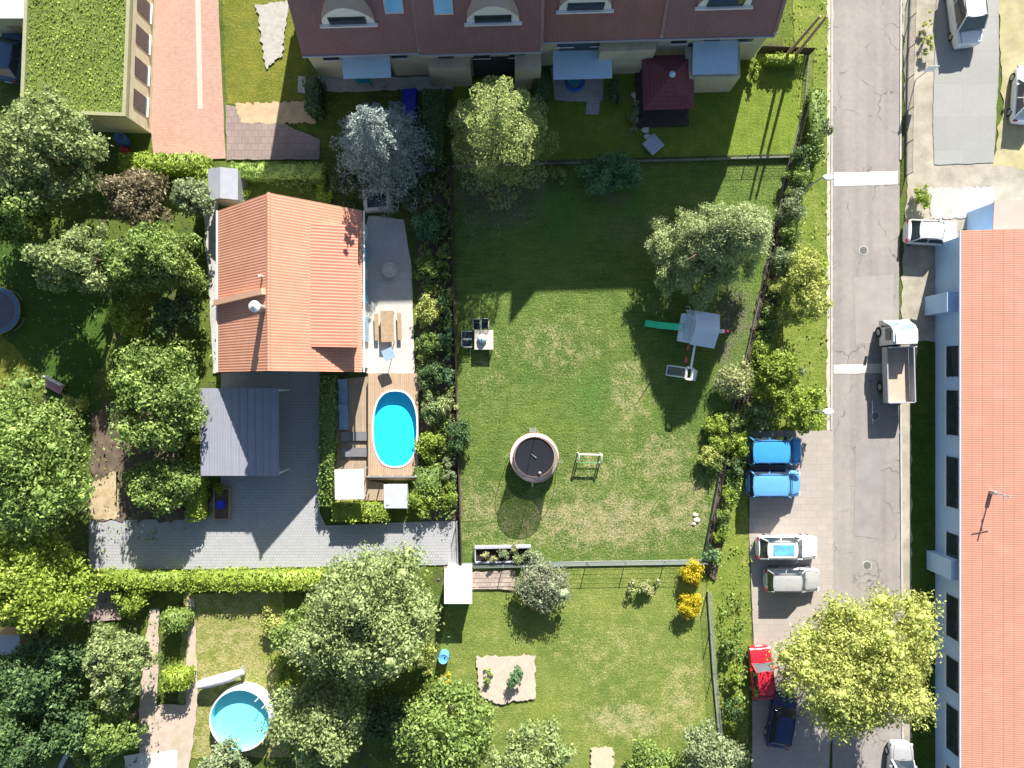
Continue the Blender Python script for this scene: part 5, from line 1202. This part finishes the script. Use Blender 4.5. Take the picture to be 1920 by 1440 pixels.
T('verge_tree', 1450, 700, 46, 3.8, GR['lime'], 'lime green verge tree right of the climbing frame', n=4500, ls=.10)
T('verge_tree', 1500, 765, 46, 3.0, GR['lime'], 'low lime tree just above the blue vans', n=3600, ls=.10)

# ------------------------------------------------------------------ hedges
h = hedge
h(222, 302, 384, 305, 34, 1.6, GR['lime'], 'bright lime hedge at the foot of the pink driveway')
h(382, 312, 372, 372, 26, 1.6, GR['lime'], 'short lime hedge turning down beside the silvery shed')
h(430, 318, 605, 320, 28, 1.5, GR['mid'], 'green hedge north of the orange-roofed house')
h(612, 705, 610, 950, 26, 1.4, GR['mid'], 'hedge along the yard side of the pool terrace')
h(622, 960, 726, 962, 34, 1.3, GR['lime'], 'short bright hedge south of the pool terrace')
h(176, 1090, 340, 1092, 32, 1.3, GR['lime'], 'bright hedge south of the driveway, left length')
h(352, 1092, 610, 1090, 34, 1.4, GR['lime'], 'bright hedge south of the driveway, right length')
h(362, 830, 362, 975, 30, 1.6, GR['lime'], 'lime hedge left of the timber planter')
h(775, 905, 825, 905, 60, 1.2, GR['mid'], 'low green hedge right of the white pump box')
h(1536, 165, 1530, 300, 24, 1.2, GR['mid'], 'narrow hedge between plot fence and road')
h(583, 140, 583, 205, 26, 2.0, GR['deep'], 'dark hedge beside the leftmost terraced house')
h(812, 165, 810, 300, 38, 2.2, GR['deep'], 'tall dark hedge between spruce and pine')
h(1015, 135, 1013, 200, 26, 2.0, GR['deep'], 'dark hedge left of the slabbed terrace')
h(324, 1150, 324, 1184, 44, 1.6, GR['mid'], 'upper clipped topiary block beside the garden path', name='topiary_block')
h(324, 1262, 324, 1296, 46, 1.7, GR['lime'], 'lower brighter clipped topiary block above the path', name='topiary_block')
h(1505, 108, 1438, 108, 16, 1.0, GR['lime'], 'thin hedge just below the timber rail fence')

# ------------------------------------------------------------------ shrubs: (px, py, r, h, material, label, leaves, size, ry)
S = [
 (1146, 322, 70, 2.3, 'bluegreen', 'large dark green shrub at the top garden wall', 9000, .075, 36),
 (1047, 327, 22, 1.0, 'mid', 'spiky tuft left of the large dark shrub', 1100, .10, 17),
 (1378, 712, 36, 1.7, 'cream', 'pale yellow shrub by the slanting fence', 4200, .07, 34),
 (1340, 800, 26, 1.1, 'lime', 'bright green shrub inside the slanting fence, upper of a trio', 1700, .075, 20),
 (1345, 830, 26, 1.2, 'lime', 'bright green shrub inside the slanting fence, middle of a trio', 1700, .075, 20),
 (1328, 852, 22, 1.1, 'yell', 'yellowish shrub inside the slanting fence, lowest of a trio', 1500, .07, 24),
 (1345, 868, 18, 1.2, 'mid', 'small green shrub under the trio inside the fence', 900, .07, None),
 (1385, 835, 26, 1.4, 'lime', 'light green shrub outside the slanting fence above the parking area', 2000, .075, 36),
 (1382, 790, 20, 1.2, 'mid', 'shrub outside the fence beside the upper trio shrub', 1200, .075, None),
 (1376, 880, 20, 1.3, 'deep', 'dark shrub outside the fence left of the light blue van', 1200, .08, 34),
 (1362, 925, 16, 1.1, 'lime', 'small light shrub outside the fence left of parked cars', 800, .07, None),
 (1356, 965, 16, 1.3, 'mid', 'narrow shrub outside the lower part of the slanting fence', 900, .07, 26),
 (1344, 1005, 14, .9, 'lime', 'tiny lime shrub near the fence foot', 600, .07, None),
 (1330, 1038, 15, 1.2, 'bluegreen', 'blue-green shrub at the bottom right garden corner', 800, .07, 20),
 (1428, 660, 22, 1.3, 'lime', 'lime shrub outside the fence beside the climbing frame', 1500, .075, 32),
 (1440, 600, 20, 1.2, 'mid', 'green shrub outside the fence level with the play tower', 1200, .075, 30),
 (1460, 545, 22, 1.6, 'yell', 'yellow shrub below the big garden tree at the fence', 1500, .07, 26),
 (1468, 490, 24, 1.8, 'grey', 'grey-green shrub right of the big garden tree', 1800, .075, 30),
 (1478, 440, 20, 1.6, 'mid', 'green shrub right of the big garden tree at crown middle', 1300, .075, 22),
 (1484, 395, 26, 1.8, 'grey', 'grey-green shrub at the upper right fence', 1900, .075, 26),
 (1492, 335, 22, 1.8, 'mid', 'leafy shrub just below the top right garden corner', 1600, .075, 34),
 (1495, 295, 20, 1.8, 'deep', 'dark shrub on the top right garden corner', 1200, .075, 18),
 (1298, 1076, 22, 1.3, 'gold', 'golden yellow flowering bush at the bottom garden corner', 3000, .065, 26),
 (1291, 1134, 24, 1.2, 'gold', 'second golden flowering bush just below the first', 2400, .065, 22),
 (1018, 1092, 54, 2.1, 'mauve', 'large mauve-green shrub below the bottom wire fence', 7500, .07, 48),
 (985, 1120, 30, 1.2, 'yell', 'yellowish skirt shrub at the mauve shrub foot', 1500, .07, 18),
 (1206, 1098, 28, .8, 'cream', 'low cream shrub on the neighbouring lawn', 1600, .065, 18),
 (843, 765, 16, 1.5, 'cream', 'pale cream shrub outside the board fence', 1500, .07, 32),
 (860, 818, 23, 1.9, 'deep', 'dark needle shrub leaning over the board fence', 2600, .07, 36),
 (842, 880, 14, 1.4, 'grey', 'grey shrub outside the board fence below the dark one', 1000, .07, 26),
 (843, 935, 16, 1.4, 'lime', 'light green shrub outside the board fence near the driveway', 1600, .07, 34),
 (840, 700, 14, 1.5, 'bluegreen', 'blue-green shrub outside the board fence above the cream one', 900, .075, 30),
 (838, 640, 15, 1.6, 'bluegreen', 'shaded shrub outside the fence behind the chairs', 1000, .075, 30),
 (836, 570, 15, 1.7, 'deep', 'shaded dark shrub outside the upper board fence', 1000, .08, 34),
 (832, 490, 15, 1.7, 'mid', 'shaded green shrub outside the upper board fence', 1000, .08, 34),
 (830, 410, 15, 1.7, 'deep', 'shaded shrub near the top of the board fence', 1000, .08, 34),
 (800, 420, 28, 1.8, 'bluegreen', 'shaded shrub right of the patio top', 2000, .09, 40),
 (800, 500, 24, 1.6, 'mid', 'green shrub right of the stone planter', 1800, .09, 30),
 (804, 585, 26, 1.6, 'yell', 'olive yellow shrub right of the timber table', 2000, .085, 28),
 (806, 645, 24, 1.5, 'mid', 'green shrub right of the patio parasol', 1800, .085, 28),
 (806, 705, 26, 1.8, 'deep', 'dark shrub right of the pool top', 2000, .085, 28),
 (810, 765, 26, 1.8, 'pale', 'pale shrub right of the pool middle', 2000, .085, 30),
 (806, 835, 28, 1.8, 'lime', 'lime shrub right of the pool bottom', 2200, .085, 36),
 (796, 935, 30, 1.3, 'lime', 'bright low shrub above the driveway edge', 2200, .08, 28),
 (610, 368, 20, 1.4, 'lime', 'bright round shrub north of the orange roof', 1300, .08, None),
 (452, 358, 18, 1.2, 'lime', 'small bright shrub right of the silvery shed', 900, .08, 26),
 (650, 400, 30, 1.3, 'deep', 'shaded shrub between orange roof and basin', 1800, .09, 20),
 (556, 345, 40, 1.0, 'mid', 'low sprawling shrub below the green hedge', 2000, .09, 14),
 (770, 350, 30, 1.6, 'deep', 'dark shrub right of the water basin', 2000, .09, 30),
 (648, 340, 30, 1.6, 'deep', 'dark shrub below the blue spruce', 1800, .09, 22),
 (414, 918, 12, 1.0, 'lime', 'small round plant in the timber planter', 500, .06, None),
 (1545, 240, 18, 1.2, 'grey', 'grey shrub on the verge beside the road, upper', 1100, .08, 24),
 (1475, 690, 26, 1.2, 'grey', 'greyish verge shrub between the two lime trees', 1500, .08, 24),
 (1428, 770, 32, 1.6, 'pale', 'pale verge shrub left of the low lime tree', 2200, .08, 34),
 (1530, 500, 24, 1.4, 'lime', 'bright shrub beside the road by the yellow verge tree', 1400, .08, 30),
 (1370, 1215, 16, 1.2, 'mid', 'shrub right of the south fence, upper', 800, .08, 24),
 (1378, 1270, 18, 1.2, 'lime', 'shrub right of the south fence, middle', 900, .08, 26),
 (1375, 1330, 18, 1.3, 'deep', 'dark shrub right of the south fence, lower', 900, .08, 28),
 (1372, 1410, 24, 1.5, 'yell', 'yellow shrub near the bottom edge by the navy car', 1500, .08, 26),
 (965, 1270, 16, 1.0, 'bluegreen', 'grey-blue plant in the pale raised bed', 900, .07, 28),
 (915, 1270, 9, .7, 'mid', 'little plant on the left of the pale raised bed', 300, .07, 22),
 (832, 1275, 16, .9, 'gold', 'small yellow flowers left of the neighbouring lawn', 800, .065, 14),
 (800, 1240, 22, 1.6, 'yell', 'upright yellow-green bush near the light blue barrel', 1400, .08, 46),
 (730, 1345, 60, 2.0, 'deep', 'dark shrub mass left of the bottom green tree', 3500, .10, 50),
 (535, 1260, 34, 1.8, 'lime', 'lime bush above right of the round pool', 2000, .09, 40),
 (512, 1170, 22, 1.2, 'yell', 'yellowish bush at the edge of the dry lawn', 1100, .08, 26),
 (250, 1120, 36, 1.2, 'lime', 'spreading lime bush below the left bright hedge', 1800, .09, 34),
 (180, 1410, 34, 1.5, 'mid', 'green bush above the sunlit terrace corner', 1700, .09, 30),
 (140, 760, 24, 1.2, 'yell', 'yellow bush right of the garden bench', 1100, .09, 26),
 (232, 655, 22, 1.2, 'lime', 'lime bush in the shaded left lawn', 1000, .09, 26),
 (40, 450, 24, 1.4, 'yell', 'yellow bush peeking through shade at left', 1000, .09, 16),
 (1415, 128, 10, 1.0, 'lime', 'small yellow-green plant at the corner of rightmost terraced house', 400, .07, 20),
 (1728, 372, 16, 1.2, 'lime', 'lime shrub right of the road by the gravel ground', 800, .08, 26),
 (1738, 70, 10, .9, 'yell', 'yellow grass clump right of the road at the top', 500, .08, 60),
 (1150, 175, 18, 1.6, 'deep', 'dark shaded shrub right of the slabbed terrace', 900, .08, 26),
 (1185, 225, 14, 1.2, 'grey', 'greyish shaded shrub left of the gazebo', 700, .08, 34),
]
for (x, y, r0, hh, m, lab, n, ls, ry) in S:
    shrub('shrub', x, y, r0, hh, GR[m], lab, n=n, ls=ls, ry=ry, nc=max(10, min(40, n//120)))
# planter greens, one mat per tuft
for i, (x, y, r0, m, lab) in enumerate((
    (910, 1040, 9, 'cream', 'sparse pale plant at the left end of the planter'),
    (925, 1048, 8, 'cream', 'small cream plant at the front of the planter'),
    (945, 1036, 11, 'grey', 'leafy plant left of the planter middle'),
    (963, 1028, 11, 'cream', 'pale bushy plant overtopping the planter back edge'),
    (972, 1046, 14, 'pale', 'wide green plant right of the planter middle'),
    (990, 1040, 12, 'grey', 'bushy plant at the right end of the planter'))):
    shrub('planter_plant', x, y, r0, .95, GR[m], lab, n=420, ls=.06, nc=9, cat='plant')
# small stepping stones on neighbouring plots
for i in range(7):
    c = P(1190+i*4, 180+i*13); o = MB().prism([(.3*math.cos(a)*(1+.2*math.sin(3*a+i)), .24*math.sin(a), ) for a in np.linspace(0, 6.28, 9)[:-1]], 0, .05).build('stepping_stone', STONEW)
    o.location = (c.x, c.y, .10); o['label'] = 'pale stepping stone in the shaded lawn left of the gazebo'; o['category'] = 'stone'; o['group'] = 'stepping stones beside the gazebo'
for (x, y, r0) in ((1303, 965, .16), (1306, 975, .2), (1301, 982, .13)):
    c = P(x, y); o = MB().lathe((0, 0, 0), [(r0, 0), (r0*.95, r0*.4), (r0*.5, r0*.7), (.001, r0*.75)], 9, sx=1.2).build('stone', STONEW, smooth=True)
    o.location = (c.x, c.y, .03); o['label'] = 'pale stone at the lower right edge of the mown lawn'; o['category'] = 'stone'; o['group'] = 'pale stones by the slanting fence'

for (x, y) in ((1618, 470), (1640, 780), (1625, 1060)):
    c = P(x, y); t = thing('drain_cover', (c.x, c.y, .42*0+.0), 0, 'round iron drain cover in the road '+('north of the truck', 'south of the truck', 'level with the silver hatchback')[(x == 1640)+2*(x == 1625)], 'drain cover')
    MB().lathe((0, 0, 0), [(.36, .0), (.36, .074), (.29, .074)], 20).build('frame', CONC, t); MB().lathe((0, 0, .070), [(.29, 0), (.2, .003), (.01, .003)], 20).build('lid', plain('iron_lid', (.13, .12, .115), .7, .3, 9), t)
